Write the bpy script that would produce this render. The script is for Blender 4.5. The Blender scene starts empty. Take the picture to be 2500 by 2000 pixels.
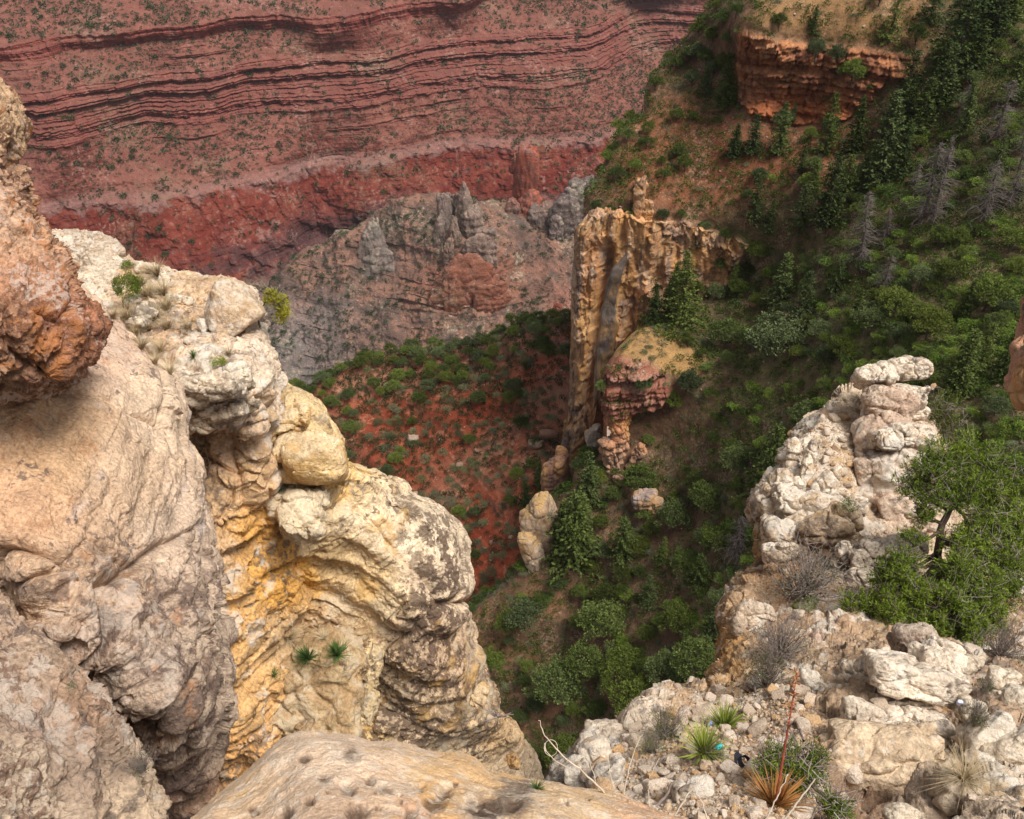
import bpy, bmesh, math, random, time
import numpy as np
from mathutils import Vector, Matrix
T0 = time.time()
C = bpy.context.scene.collection
SC = bpy.context.scene
# ---------------------------------------------------------------- camera
PITCH = math.radians(36.0); FL = 2430.0
CP, SP = math.cos(PITCH), math.sin(PITCH)
def W(u, v, t):
    a = (np.asarray(u, float) - 1250.0) / FL; b = -(np.asarray(v, float) - 1000.0) / FL
    t = np.asarray(t, float)
    return np.stack([t * a, t * (CP + SP * b), t * (-SP + CP * b)], -1)
def proj(P):
    P = np.asarray(P); t = P[..., 1] * CP - P[..., 2] * SP; b = (P[..., 1] * SP + P[..., 2] * CP) / t
    return 1250 + FL * P[..., 0] / t, 1000 - FL * b, t
cam = bpy.data.objects.new('camera', bpy.data.cameras.new('camera')); C.objects.link(cam)
cam.data.sensor_width = 36; cam.data.lens = 35.0; cam.data.clip_start = 0.05; cam.data.clip_end = 20000
cam.rotation_euler = (math.radians(90) - PITCH, 0, 0); SC.camera = cam
RT = np.array([1.0, 0, 0]); UP = np.array([0, SP, CP]); FW = np.array([0, CP, -SP])
# ---------------------------------------------------------------- noise
def _h(x, y, z, s):
    h = (x * 374761393 + y * 668265263 + z * 2147483647 + s * 1274126177) & 0xffffffff
    h = ((h ^ (h >> 13)) * 1274126177) & 0xffffffff
    h = ((h ^ (h >> 16)) * 2246822519) & 0xffffffff
    return h ^ (h >> 13)
GR = np.random.RandomState(5).normal(size=(256, 3)); GR /= np.linalg.norm(GR, axis=1)[:, None]; GR = GR.astype(np.float32)
def _perlin(P, s):
    f = np.floor(P); i = f.astype(np.int64); f = (P - f).astype(np.float32)
    w = f * f * f * (f * (f * 6 - 15) + 10)
    out = 0
    for dx in (0, 1):
        wx = w[:, 0] if dx else 1 - w[:, 0]
        for dy in (0, 1):
            wy = w[:, 1] if dy else 1 - w[:, 1]
            for dz in (0, 1):
                wz = w[:, 2] if dz else 1 - w[:, 2]
                g = GR[_h(i[:, 0] + dx, i[:, 1] + dy, i[:, 2] + dz, s) & 255]
                out = out + wx * wy * wz * (g[:, 0] * (f[:, 0] - dx) + g[:, 1] * (f[:, 1] - dy) + g[:, 2] * (f[:, 2] - dz))
    return out * 1.5
def perlin(P, s=0):
    if len(P) <= 200000: return _perlin(P, s)
    return np.concatenate([_perlin(P[k:k + 200000], s) for k in range(0, len(P), 200000)])
def fbm(P, sc, o=4, s=0, g=0.5, st=(1, 1, 1), kind=0):
    Q = np.asarray(P, float) / (np.array(st, float) * sc); a = 1.0; r = 0; n = 0
    for k in range(o):
        q = perlin(Q * 2.03 ** k + 17.3 * k + s * 3.1, s * 31 + k)
        if kind == 1: q = 1 - 2 * np.abs(q)
        elif kind == 2: q = 2 * np.abs(q) - .5
        r = r + a * q; n += a; a *= g
    return r / n
def worley(P, sc, s=0, st=(1, 1, 1), chip=False):
    """distance to nearest / second feature point and the cell's number; chip=True: height of a randomly tilted facet per cell"""
    Q0 = np.asarray(P, float) / (np.array(st, float) * sc); A = []; B = []; ID = []
    for k in range(0, len(Q0), 150000):
        Q = Q0[k:k + 150000]; i = np.floor(Q - .5).astype(np.int64)
        f1 = np.full(len(Q), 9.0); f2 = f1.copy(); idd = np.zeros(len(Q)); hh = np.zeros(len(Q), np.int64); vec = np.zeros(Q.shape)
        for dx in (0, 1):
            for dy in (0, 1):
                for dz in (0, 1):
                    c = i + (dx, dy, dz); h = _h(c[:, 0], c[:, 1], c[:, 2], s)
                    p = c + .1 + .8 * np.stack([(h & 1023), ((h >> 10) & 1023), ((h >> 20) & 1023)], 1) / 1023.0
                    d = p - Q; d2 = (d * d).sum(1); nw = d2 < f1
                    f2 = np.where(nw, f1, np.minimum(f2, d2)); hh = np.where(nw, h, hh); f1 = np.where(nw, d2, f1)
                    if chip: vec = np.where(nw[:, None], d, vec)
        if chip:
            A.append((vec * GR[(hh >> 7) & 255]).sum(1) + .35 * ((hh >> 3) & 255) / 255.0)
        else:
            A.append(np.sqrt(f1)); B.append(np.sqrt(f2)); ID.append((hh & 4095) / 4095.0)
    return np.concatenate(A) if chip else (np.concatenate(A), np.concatenate(B), np.concatenate(ID))
def chips(P, sc, s=0, st=(1, 1, 1), o=3, g=.5):
    P = np.asarray(P, float); q = P + .18 * sc * fbm(P, sc * .6, 2, s)[:, None]; r = 0
    for k in range(o): r = r + g ** k * worley(q + k * 3.7, sc * .45 ** k, s + k, st, True)
    return r
def ss(a, b, x):
    t = np.clip((x - a) / (b - a), 0, 1); return t * t * (3 - 2 * t)
def lerp(a, b, m): return a + (b - a) * m
def crv(pts, x):
    p = sorted(pts); xs = np.array([q[0] for q in p], float); ys = np.array([q[1] for q in p], float)
    # smooth (Catmull) through points
    x = np.asarray(x, float)
    m = np.gradient(ys, xs) if len(xs) > 2 else np.zeros_like(ys) + (ys[-1] - ys[0]) / (xs[-1] - xs[0])
    k = np.clip(np.searchsorted(xs, x) - 1, 0, len(xs) - 2); h = xs[k + 1] - xs[k]; t = np.clip((x - xs[k]) / h, 0, 1)
    r = (2*t**3-3*t**2+1)*ys[k] + (t**3-2*t**2+t)*h*m[k] + (-2*t**3+3*t**2)*ys[k+1] + (t**3-t**2)*h*m[k+1]
    return np.where(x < xs[0], ys[0], np.where(x > xs[-1], ys[-1], r))
def tps(pts, lam=1e-4):
    p = np.array(pts, float); X = p[:, :2] / 500.0; n = len(p); val = p[:, 2:]
    def K(a, b):
        d = ((a[:, None] - b[None]) ** 2).sum(-1); return 0.5 * d * np.log(d + 1e-9)
    A = np.zeros((n + 3, n + 3)); A[:n, :n] = K(X, X) + np.eye(n) * lam; A[:n, n] = 1; A[:n, n + 1:] = X; A[n:, :n] = A[:n, n:].T
    c = np.linalg.solve(A, np.concatenate([val, np.zeros((3, val.shape[1]))]))
    def f(u, v):
        sh = np.shape(u); Q = np.stack([np.ravel(u), np.ravel(v)], 1) / 500.0; out = []
        for k in range(0, len(Q), 60000):
            q = Q[k:k + 60000]; out.append(K(q, X) @ c[:n] + c[n] + q @ c[n + 1:])
        o = np.concatenate(out); return o.reshape(sh) if val.shape[1] == 1 else o.reshape(sh + (val.shape[1],))
    return f
def idw(pts, u, v, p=3.0, ux=1.0, vx=1.0):
    num = 0; den = 0
    for q in pts:
        d = ((u - q[0]) * ux) ** 2 + ((v - q[1]) * vx) ** 2 + 400.0; w = d ** (-p / 2)
        num = num + w[..., None] * np.array(q[2]); den = den + w
    return num / den[..., None]
def inpoly(poly, u, v):
    r = np.zeros(np.shape(u), bool); n = len(poly)
    for i in range(n):
        x0, y0 = poly[i]; x1, y1 = poly[(i + 1) % n]
        if y0 == y1: continue
        c = ((y0 > v) != (y1 > v)) & (u < (x1 - x0) * (v - y0) / (y1 - y0) + x0); r ^= c
    return r
def polymask(poly, u, v, soft=20):
    """1 inside, falling to 0 over soft px outside"""
    d = np.full(np.shape(u), 1e9); n = len(poly)
    for i in range(n):
        x0, y0 = poly[i]; x1, y1 = poly[(i + 1) % n]; dx, dy = x1 - x0, y1 - y0
        t = np.clip(((u - x0) * dx + (v - y0) * dy) / (dx * dx + dy * dy + 1e-9), 0, 1)
        d = np.minimum(d, np.hypot(u - x0 - t * dx, v - y0 - t * dy))
    sd = np.where(inpoly(poly, u, v), -d, d)
    return 1 - ss(-soft, soft, sd)
# ---------------------------------------------------------------- mesh helpers
def props(o, label=None, cat=None, group=None, kind=None):
    if label: o['label'] = label
    if cat: o['category'] = cat
    if group: o['group'] = group
    if kind: o['kind'] = kind
    return o
def mesh_obj(name, V, F, mat, col=None, loc=None, parent=None, smooth=True, link=True):
    """V (n,3) world; F (m,3|4) ints; loc = world origin of the object"""
    V = np.asarray(V, np.float64)
    off = np.array(loc, float) if loc is not None else np.zeros(3)
    me = bpy.data.meshes.new(name); F = np.asarray(F, np.int32); k = F.shape[1]
    me.vertices.add(len(V)); me.vertices.foreach_set('co', (V - off).astype(np.float32).ravel())
    me.loops.add(F.size); me.loops.foreach_set('vertex_index', F.ravel())
    me.polygons.add(len(F)); me.polygons.foreach_set('loop_start', np.arange(0, F.size, k, dtype=np.int32))
    me.polygons.foreach_set('loop_total', np.full(len(F), k, np.int32))
    me.polygons.foreach_set('use_smooth', np.full(len(F), smooth, bool))
    me.update(calc_edges=True)
    if col is not None:
        a = me.attributes.new('Col', 'FLOAT_COLOR', 'POINT')
        cc = np.ones((len(V), 4), np.float32); cc[:, :3] = np.clip(col, 0, 1); a.data.foreach_set('color', cc.ravel())
    if mat: me.materials.append(mat)
    o = bpy.data.objects.new(name, me)
    if link: C.objects.link(o)
    if parent is not None:
        o.parent = parent; o.location = Vector(off) - parent.location
    else: o.location = off
    return o
def gridfaces(nr, nc, flip=False):
    i = np.arange(nr * nc).reshape(nr, nc); a, b, c, d = i[:-1, :-1], i[:-1, 1:], i[1:, 1:], i[1:, :-1]
    F = np.stack([a, d, c, b] if not flip else [a, b, c, d], -1); return F.reshape(-1, 4)
def gnorm(P):
    du = np.gradient(P, axis=1); dv = np.gradient(P, axis=0); N = np.cross(dv, du)
    N /= np.linalg.norm(N, axis=-1, keepdims=True) + 1e-12
    # face the camera (camera at origin)
    s = np.sign(-(N * P).sum(-1).mean()); return N * (s if s != 0 else 1)
TERR = {}
def patch(name, axis, n0, n1, A, B, r0, r1, tf, disp, colf, mat, wrap={}, rnd={}, sub=1):
    """axis 'h': rows v in r0..r1, u from A(v) to B(v); 'v': columns u in r0..r1, v from A(u) to B(u).
    wrap: {'a':(len, inward m), ...} continues the surface out of sight behind its edge."""
    s0 = np.linspace(0, 1, n0)[:, None]; s1 = np.linspace(0, 1, n1)[None, :]
    def dens(s, lo_, hi_):
        if lo_ and hi_: q = 2 * s - 1; return .5 + .5 * np.sign(q) * (1 - (1 - np.abs(q)) ** 1.6)
        if hi_: return 1 - (1 - s) ** 1.7
        if lo_: return s ** 1.7
        return s
    s1 = dens(s1, 'a' in rnd, 'b' in rnd); s0 = dens(s0, '0' in rnd, '1' in rnd)
    a0 = r0 + (r1 - r0) * s0
    lo = crv(A, a0) if isinstance(A, list) else A; hi = crv(B, a0) if isinstance(B, list) else B
    x = lo + (hi - lo) * s1; y = a0 + 0 * s1
    U, V = (x, y) if axis == 'h' else (y, x)
    t = tf(U, V)
    for k, (wd, dep) in rnd.items():
        if k == 'a': d = np.abs(x - lo)
        elif k == 'b': d = np.abs(hi - x)
        elif k == '0': d = np.abs(y - r0)
        else: d = np.abs(r1 - y)
        q = np.clip(1 - d / wd, 0, 1); t = t + dep * (1 - np.sqrt(1 - q * q * .985))
    P = W(U, V, t)
    def ext(P, U, V, side, L, inw, n=36):
        g = (np.linspace(0, 1, n + 1)[1:]) ** 2.5
        if side in 'ab':
            e = P[:, :1] if side == 'a' else P[:, -1:]; Ue = U[:, :1] if side == 'a' else U[:, -1:]; Ve = V[:, :1] if side == 'a' else V[:, -1:]
        else:
            e = P[:1] if side == '0' else P[-1:]; Ue = U[:1] if side == '0' else U[-1:]; Ve = V[:1] if side == '0' else V[-1:]
        ray = e / np.linalg.norm(e, axis=-1, keepdims=True)
        inn = {('h', 'a'): RT, ('h', 'b'): -RT, ('h', '0'): -UP, ('h', '1'): UP, ('v', 'a'): -UP, ('v', 'b'): UP, ('v', '0'): RT, ('v', '1'): -RT}[(axis, side)]
        gg = g[None, :, None] if side in 'ab' else g[:, None, None]
        X = e + ray * L * gg + inn * inw * gg ** 1.3
        Ux = Ue + 0 * gg[..., 0]; Vx = Ve + 0 * gg[..., 0]
        if side in ('a', '0'):
            X = X[:, ::-1] if side == 'a' else X[::-1]
        ax = 1 if side in 'ab' else 0
        f = (lambda p, q: np.concatenate([p, q], ax)) if side in ('a', '0') else (lambda p, q: np.concatenate([q, p], ax))
        return f(X, P), f(Ux, U), f(Vx, V)
    for side, (L, inw) in wrap.items(): P, U, V = ext(P, U, V, side, L, inw)
    N = gnorm(P); sh = P.shape
    P2 = disp(P.reshape(-1, 3), N.reshape(-1, 3), U.ravel(), V.ravel()).reshape(sh)
    N2 = gnorm(P2)
    col = colf(P2.reshape(-1, 3), N2.reshape(-1, 3), U.ravel(), V.ravel())
    o = mesh_obj(name, P2.reshape(-1, 3), gridfaces(sh[0], sh[1]), mat, col, loc=(P2.reshape(-1, 3).mean(0) if sub else None))
    TERR[o.name] = (P2, N2, U, V)
    print('patch', name, sh, round(time.time() - T0, 1)); return o
_ICO = {}
def ico(sub):
    if sub not in _ICO:
        bm = bmesh.new(); bmesh.ops.create_icosphere(bm, subdivisions=sub, radius=1)
        V = np.array([v.co[:] for v in bm.verts]); F = np.array([[v.index for v in f.verts] for f in bm.faces]); bm.free()
        V /= np.linalg.norm(V, axis=1)[:, None]; _ICO[sub] = (V, F)
    return _ICO[sub]
def facet(seed, sub=4, planes=13, p=14, rough=.06, rsc=.5, flat=1.0, lo=.72):
    """unit angular rock: many plane cuts, softened edges, noise"""
    rs = np.random.RandomState(seed); V, F = ico(sub)
    n = rs.normal(size=(planes, 3)); n /= np.linalg.norm(n, axis=1)[:, None]
    n = np.concatenate([n, np.eye(3), -np.eye(3)]); d = rs.uniform(lo, 1.0, len(n))
    q = np.clip(V @ n.T, 0, None) / d; r = (q ** p).sum(1) ** (-1 / p)
    X = V * r[:, None]
    X = X * (1 + rough * (fbm(X + seed * 7.7, rsc, 5, seed % 50)))[:, None]
    return X, F
def rotm(rx, ry, rz):
    return np.array(Matrix.Rotation(rz, 3, 'Z') @ Matrix.Rotation(ry, 3, 'Y') @ Matrix.Rotation(rx, 3, 'X'))
def cambasis(roll=0.0):
    c, s = math.cos(roll), math.sin(roll)
    return np.stack([RT * c + UP * s, FW, -RT * s + UP * c], 0)   # rows: x, depth, up
def lump(seed, u, v, t, w, h, dr=1.0, roll=0, sub=5, **k):
    """rock whose middle projects to u,v at depth t, w x h photo pixels, dr = depth/width"""
    X, F = facet(seed, sub, **k); X = X / np.abs(X).max(0)
    w = w * t / FL / 2; h = h * t / FL / 2
    X = X * (w, w * dr, h); return W(u, v, t) + X @ cambasis(math.radians(roll)), F
def vlump(seed, u, v, t, w, h, dr=1.0, roll=0, sub=5, foot=0.0, **k):
    """as lump but standing upright in the world (h = apparent px height)"""
    X, F = facet(seed, sub, **k); X = X / np.abs(X).max(0)
    w = w * t / FL / 2; h = h * t / FL / 2 / CP
    X = X * (w, w * dr, h); r = math.radians(roll); R = np.array([[math.cos(r), 0, math.sin(r)], [0, 1, 0], [-math.sin(r), 0, math.cos(r)]])
    return W(u, v, t) + X @ R, F
def join(parts):
    Vs = []; Fs = []; n = 0
    for V, F in parts: Vs.append(V); Fs.append(F + n); n += len(V)
    return np.concatenate(Vs), np.concatenate(Fs)
def rdisp(V, F, amp, sc, s=0, crack=0, csc=1, chip=0):
    """displace a closed mesh radially-ish by its own normals"""
    N = np.zeros_like(V); fn = np.cross(V[F[:, 1]] - V[F[:, 0]], V[F[:, 2]] - V[F[:, 0]])
    for k in range(3): np.add.at(N, F[:, k], fn)
    N /= np.linalg.norm(N, axis=1)[:, None] + 1e-12
    d = amp * fbm(V, sc, 6, s)
    if chip: d = d + chip * chips(V, sc * 1.7, s + 3, o=2, g=.35)
    if crack:
        q = V + .25 * csc * np.stack([fbm(V, csc * .8, 2, s + 1), fbm(V, csc * .8, 2, s + 2), fbm(V, csc * .8, 2, s + 3)], 1)
        f1, f2, _ = worley(q, csc, s); d = d - crack * np.exp(-(f2 - f1) * 14)
    return V + N * d[:, None]
# ---------------------------------------------------------------- materials
class NT:
    def __init__(s, name):
        s.m = bpy.data.materials.new(name); s.m.use_nodes = True; s.t = s.m.node_tree; s.t.nodes.clear()
        s.out = s.n('ShaderNodeOutputMaterial'); s.b = s.n('ShaderNodeBsdfPrincipled'); s.t.links.new(s.b.outputs[0], s.out.inputs[0])
        s.b.inputs['Specular IOR Level'].default_value = .2; s.b.inputs['Roughness'].default_value = .9
    def n(s, k, **kw):
        x = s.t.nodes.new(k)
        for a, b in kw.items(): setattr(x, a, b)
        return x
    def set(s, i, v):
        if hasattr(v, 'node'): s.t.links.new(v, i)
        else:
            if not hasattr(v, '__len__') or isinstance(v, str): i.default_value = v
            else: i.default_value = tuple(v) + ((1,) if i.type == 'RGBA' and len(v) == 3 else ())
    def math(s, op, a, b=0.0, c=0.0):
        x = s.n('ShaderNodeMath', operation=op); s.set(x.inputs[0], a); s.set(x.inputs[1], b); s.set(x.inputs[2], c); return x.outputs[0]
    def mix(s, f, a, b, bt='MIX'):
        x = s.n('ShaderNodeMix', data_type='RGBA', blend_type=bt); s.set(x.inputs[0], f); s.set(x.inputs[6], a); s.set(x.inputs[7], b); return x.outputs[2]
    def mr(s, v, a, b, c=0.0, d=1.0, sm=True):
        x = s.n('ShaderNodeMapRange', interpolation_type='SMOOTHSTEP' if sm else 'LINEAR'); s.set(x.inputs[0], v)
        for i, q in enumerate((a, b, c, d)): x.inputs[i + 1].default_value = q
        return x.outputs[0]
    def co(s, st=(1, 1, 1), rot=(0, 0, 0), obj=False):
        g = s.n('ShaderNodeTexCoord').outputs['Object'] if obj else s.n('ShaderNodeNewGeometry').outputs['Position']
        x = s.n('ShaderNodeMapping'); s.t.links.new(g, x.inputs[0]); x.inputs[2].default_value = rot; x.inputs[3].default_value = [1.0 / q for q in st]; return x.outputs[0]
    def noise(s, sc, det=5, rough=.55, co=None, dist=0, lac=2.0):
        x = s.n('ShaderNodeTexNoise'); x.inputs['Scale'].default_value = 1.0 / sc; x.inputs['Detail'].default_value = det
        x.inputs['Roughness'].default_value = rough; x.inputs['Distortion'].default_value = dist; x.inputs['Lacunarity'].default_value = lac
        s.t.links.new(co if co is not None else s.co(), x.inputs['Vector']); return x.outputs[0]
    def vor(s, sc, co=None, feat='F1', out=0, rnd=1.0):
        x = s.n('ShaderNodeTexVoronoi', feature=feat); x.inputs['Scale'].default_value = 1.0 / sc; x.inputs['Randomness'].default_value = rnd
        s.t.links.new(co if co is not None else s.co(), x.inputs['Vector']); return x.outputs[out]
    def bump(s, h, dist, strength=1.0, nrm=None):
        x = s.n('ShaderNodeBump'); s.set(x.inputs['Height'], h); x.inputs['Distance'].default_value = dist; x.inputs['Strength'].default_value = strength
        if nrm is not None: s.t.links.new(nrm, x.inputs['Normal'])
        return x.outputs[0]
def rockmat(name, fine=.05, var=.35, layers=(), bumps=(), st=(1, 1, 1), specks=(), rough=.92, base=None):
    """base colour from the Col attribute; layers: (colour, scale, threshold lo, hi, big scale, strength, stretch);
    specks: (colour, size, threshold, strength)"""
    m = NT(name)
    if base is None:
        a = m.n('ShaderNodeAttribute', attribute_name='Col'); c = a.outputs['Color']
    else: c = base
    n = m.noise(fine, 7, .62, m.co(st)); n2 = m.noise(fine * 9, 4, .55, m.co(st))
    k = m.math('ADD', m.mr(n, .28, .72, 1 - var, 1 + var, False), m.mr(n2, .3, .7, -var * .45, var * .45, False))
    c = m.mix(1.0, c, m.n('ShaderNodeCombineColor').outputs[0] if False else k, 'MULTIPLY')
    for (col, sc, lo, hi, big, stn, stt) in layers:
        q = m.math('ADD', m.noise(sc, 6, .62, m.co(stt)), m.mr(m.noise(big, 3), .35, .65, -.14, .14, False))
        c = m.mix(m.math('MULTIPLY', m.mr(q, lo, hi), stn), c, col)
    for (col, sz, thr, stn) in specks:
        vd = m.vor(sz); msk = m.math('MULTIPLY', m.mr(vd, .18, .34, 1, 0), m.mr(m.noise(sz * 2.7, 2), thr, thr + .05)); sx = m.n('ShaderNodeSeparateXYZ'); m.t.links.new(m.n('ShaderNodeNewGeometry').outputs['True Normal'], sx.inputs[0]); msk = m.math('MULTIPLY', msk, m.mr(sx.outputs[2], .55, .8))
        c = m.mix(m.math('MULTIPLY', msk, stn), c, col)
    m.t.links.new(c, m.b.inputs['Base Color']); m.b.inputs['Roughness'].default_value = rough
    nr = None
    for (sc, dist, stt) in bumps:
        nr = m.bump(m.noise(sc, 8, .6, m.co(stt)), dist, 1.0, nr)
    if nr is not None: m.t.links.new(nr, m.b.inputs['Normal'])
    return m.m
def leafmat(name, cols, rough=.75, trans=.0, var=.35, hue=.55):
    """cols: dark, light; varied per object and across leaves"""
    m = NT(name); oi = m.n('ShaderNodeObjectInfo').outputs['Random']; g = m.n('ShaderNodeNewGeometry')
    n = m.noise(.8, 3, .6)
    f = m.math('ADD', m.math('MULTIPLY', g.outputs['Random Per Island'], .55), m.math('MULTIPLY', m.mr(n, .3, .7), .3))
    f = m.math('ADD', f, m.math('MULTIPLY', m.math('SUBTRACT', oi, .5), .7)); oj = m.math('FRACT', m.math('MULTIPLY', oi, 7.31))
    c = m.mix(m.math('MINIMUM', m.math('MAXIMUM', f, 0.0), 1.0), cols[0], cols[1])
    c = m.mix(m.math('MULTIPLY', m.mr(oj, .5, 1.0), hue), c, m.mix(m.math('MINIMUM', m.math('MAXIMUM', f, 0.0), 1.0), (.03, .045, .028), (.13, .15, .1))); c = m.mix(m.math('MULTIPLY', m.mr(oj, .45, .0), hue), c, m.mix(m.math('MINIMUM', m.math('MAXIMUM', f, 0.0), 1.0), (.03, .035, .006), (.13, .14, .02)))
    m.t.links.new(c, m.b.inputs['Base Color']); m.b.inputs['Roughness'].default_value = rough
    return m.m
def plainmat(name, c1, c2, sc=.1, rough=.85, st=(1, 1, 1), bump=0):
    m = NT(name); n = m.noise(sc, 5, .6, m.co(st, obj=True)); c = m.mix(m.mr(n, .3, .7), c1, c2)
    m.t.links.new(c, m.b.inputs['Base Color']); m.b.inputs['Roughness'].default_value = rough
    if bump: m.t.links.new(m.bump(n, bump), m.b.inputs['Normal'])
    return m.m
# ---------------------------------------------------------------- world, light
SUN_EL, SUN_AZ = math.radians(63), math.radians(125)   # azimuth clockwise from +Y
w = bpy.data.worlds.new('World'); SC.world = w; w.use_nodes = True
bg = w.node_tree.nodes['Background']; sky = w.node_tree.nodes.new('ShaderNodeTexSky'); sky.sky_type = 'NISHITA'; sky.sun_disc = False
sky.sun_elevation = SUN_EL; sky.sun_rotation = SUN_AZ; sky.air_density = 1.0; sky.dust_density = 4.0; sky.ozone_density = .6
hs = w.node_tree.nodes.new('ShaderNodeHueSaturation'); hs.inputs['Saturation'].default_value = .25; w.node_tree.links.new(sky.outputs[0], hs.inputs['Color']); w.node_tree.links.new(hs.outputs[0], bg.inputs[0]); bg.inputs[1].default_value = .095
sl = bpy.data.lights.new('sun', 'SUN'); sl.energy = 3.4; sl.angle = math.radians(24); sl.color = (1, .95, .87)
so = bpy.data.objects.new('sun', sl); C.objects.link(so)
sd = Vector((math.sin(SUN_AZ) * math.cos(SUN_EL), math.cos(SUN_AZ) * math.cos(SUN_EL), math.sin(SUN_EL)))
so.rotation_euler = sd.to_track_quat('Z', 'Y').to_euler()
SC.view_settings.view_transform = 'Standard'; SC.view_settings.look = 'None'; SC.view_settings.exposure = 0.3
SC.cycles.max_bounces = 4; SC.cycles.diffuse_bounces = 3; SC.cycles.glossy_bounces = 1; SC.cycles.transmission_bounces = 1
SC.cycles.use_adaptive_sampling = True; SC.cycles.adaptive_threshold = .02
# ---------------------------------------------------------------- far canyon wall
LV = {
 1: [(0,115),(167,86),(250,86),(376,67),(480,63),(597,38),(668,35),(751,42),(800,40),(900,26),(988,8),(1050,4),(1142,3),(1200,-30),(1400,-50),(1700,-60)],
 2: [(0,152),(83,146),(167,125),(250,119),(376,100),(480,96),(597,69),(709,70),(793,80),(925,56),(1050,35),(1134,27),(1200,-5),(1400,-25),(1700,-35)],
 3: [(0,227),(100,222),(209,204),(334,190),(376,179),(543,167),(626,146),(709,140),(800,128),(925,121),(1050,96),(1142,86),(1238,79),(1284,75),(1384,67),(1468,54),(1495,36),(1540,10),(1676,14),(1800,18)],
 4: [(0,345),(42,350),(167,355),(230,330),(334,300),(501,298),(584,275),(709,267),(800,267),(925,250),(1050,225),(1175,209),(1342,209),(1468,184),(1572,138),(1700,110)],
 5: [(0,530),(104,513),(271,488),(355,492),(438,476),(500,465),(626,438),(700,418),(780,390),(900,392),(967,384),(1092,355),(1217,351),(1342,346),(1489,330),(1600,318),(1700,310)],
 6: [(0,745),(104,735),(300,705),(459,680),(626,690),(700,672),(751,640),(850,600),(967,528),(1113,496),(1238,488),(1322,482),(1426,480),(1700,470)],
}
ZL = {1: -416, 2: -437, 3: -470, 4: -531, 5: -600}
nu = 1050; us = np.linspace(-140, 1800, nu); L = {}
for k in range(1, 6):
    v = crv(LV[k], us); b = -(v - 1000) / FL; L[k] = (v, ZL[k] / (-SP + CP * b))
v6 = crv(LV[6], us); L[6] = (v6, L[5][1] * .992)
L[0] = (L[1][0] - 150, L[1][1] + 90)
L[7] = (v6 + 75, L[6][1] - 45 - 10 * np.sin(us / 90)); L[8] = (np.maximum(v6 + 120, 885 + 0 * us), np.minimum(L[7][1] - 25, 1430)); L[9] = (1020 + 0 * us, L[8][1] - 35)
cnt = [50, 40, 55, 130, 95, 130, 60, 60, 30]
rows = []; Q = []; VV = []
for k in range(9):
    P0 = W(us, L[k][0], L[k][1]); P1 = W(us, L[k + 1][0], L[k + 1][1])
    for s in np.linspace(0, 1, cnt[k], endpoint=(k == 8)):
        rows.append(P0 + (P1 - P0) * s); Q.append(k + s)
P = np.stack(rows); Q = np.repeat(np.array(Q)[:, None], nu, 1)
def cliffness(q):
    c = lambda a, b: ss(a - .06, a + .06, q) * (1 - ss(b - .06, b + .06, q))
    return c(1, 2), c(3, 4), c(5, 6)
P_ = P.reshape(-1, 3); q = Q.ravel(); c1, c2, c3 = cliffness(q); U_ = np.tile(us, len(rows))
hx = P_ * [1, 1, .0]; out = np.array([0, -1.0, 0])
z = P_[:, 2]
warp = 3.5 * fbm(hx, 90, 3, 4)
# gullies and buttresses (run down the wall), sharper in the cliffs
d = 16 * fbm(P_, 130, 4, 1, st=(1, 1, 3)) + 7 * fbm(P_, 42, 4, 41, st=(1, 1, 4), kind=1) + c3 * (15 * fbm(P_, 45, 4, 2, st=(1, 1, 5), kind=2)) + (c1 + c2) * 6 * fbm(P_, 22, 3, 3, st=(1, 1, 3), kind=2)
# bedding: hard ledges and soft recesses, same height all along the wall
zz = (z + warp)
def bed(z, per, seed, sharp=6):
    n = perlin(np.stack([z / per, z * 0 + seed, z * 0], 1), seed); return np.tanh(n * sharp)
x1 = fbm(P_, 60, 2, 8, st=(1, 1, 2))
brk = ss(-.25, .15, fbm(P_, 35, 3, 45, st=(1, 1, .35))); bd = bed(zz, 5.0, 11) * 1.6 * brk + bed(zz, 13, 12) * 2.6 * (1 + .6 * x1) + bed(zz + 2 * x1, 2.2, 13) * .7
slope = 1 - np.clip(c1 + c2 + c3, 0, 1)
d += bd * (c2 * 2.0 + c1 * .8 + c3 * .35 + slope * (.25 + 1.2 * ss(.1, .4, fbm(P_, 140, 2, 9, st=(1, 1, .15)))))
lowred = ss(5.6, 5.95, q) * (1 - ss(6.0, 6.6, q)); d -= 14 * lowred * ss(.0, .35, fbm(P_, 60, 2, 21, st=(1, 1, 1.5)) + .1)   # hollows at the foot
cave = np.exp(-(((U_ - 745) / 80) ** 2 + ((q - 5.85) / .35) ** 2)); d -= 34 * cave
jt = fbm(P_, 11, 3, 46, st=(1, 1, 6), kind=1); d += (c1 + c2) * 3.5 * (jt - .2) + (c3) * 2.5 * fbm(P_, 26, 3, 47, st=(1, 1, 8), kind=1); d += 1.4 * fbm(P_, 9, 5, 5, .6) + c3 * 2.2 * fbm(P_, 20, 4, 6, kind=1, st=(1, 1, 1.6)) + slope * 1.3 * fbm(P_, 5, 3, 7)
P_ = P_ + out * d[:, None]; P_[:, 2] += slope * 1.0 * fbm(P_, 6, 3, 15)
P = P_.reshape(P.shape); N = gnorm(P)
up = N[..., 2].ravel()
f1 = fbm(P_, 70, 4, 31)[:, None]; f2 = fbm(P_, 14, 5, 32, .65)[:, None]
stz = perlin(np.stack([zz / 3.0, z * 0, U_ * 0], 1), 40)[:, None]
slopec = lerp(np.array([.125, .038, .027]), np.array([.24, .1, .072]), ss(-.3, .45, f1 + f2 * 1.3 + .25 * fbm(P_, 30, 3, 42, st=(1, 1, 4))[:, None]))
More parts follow.
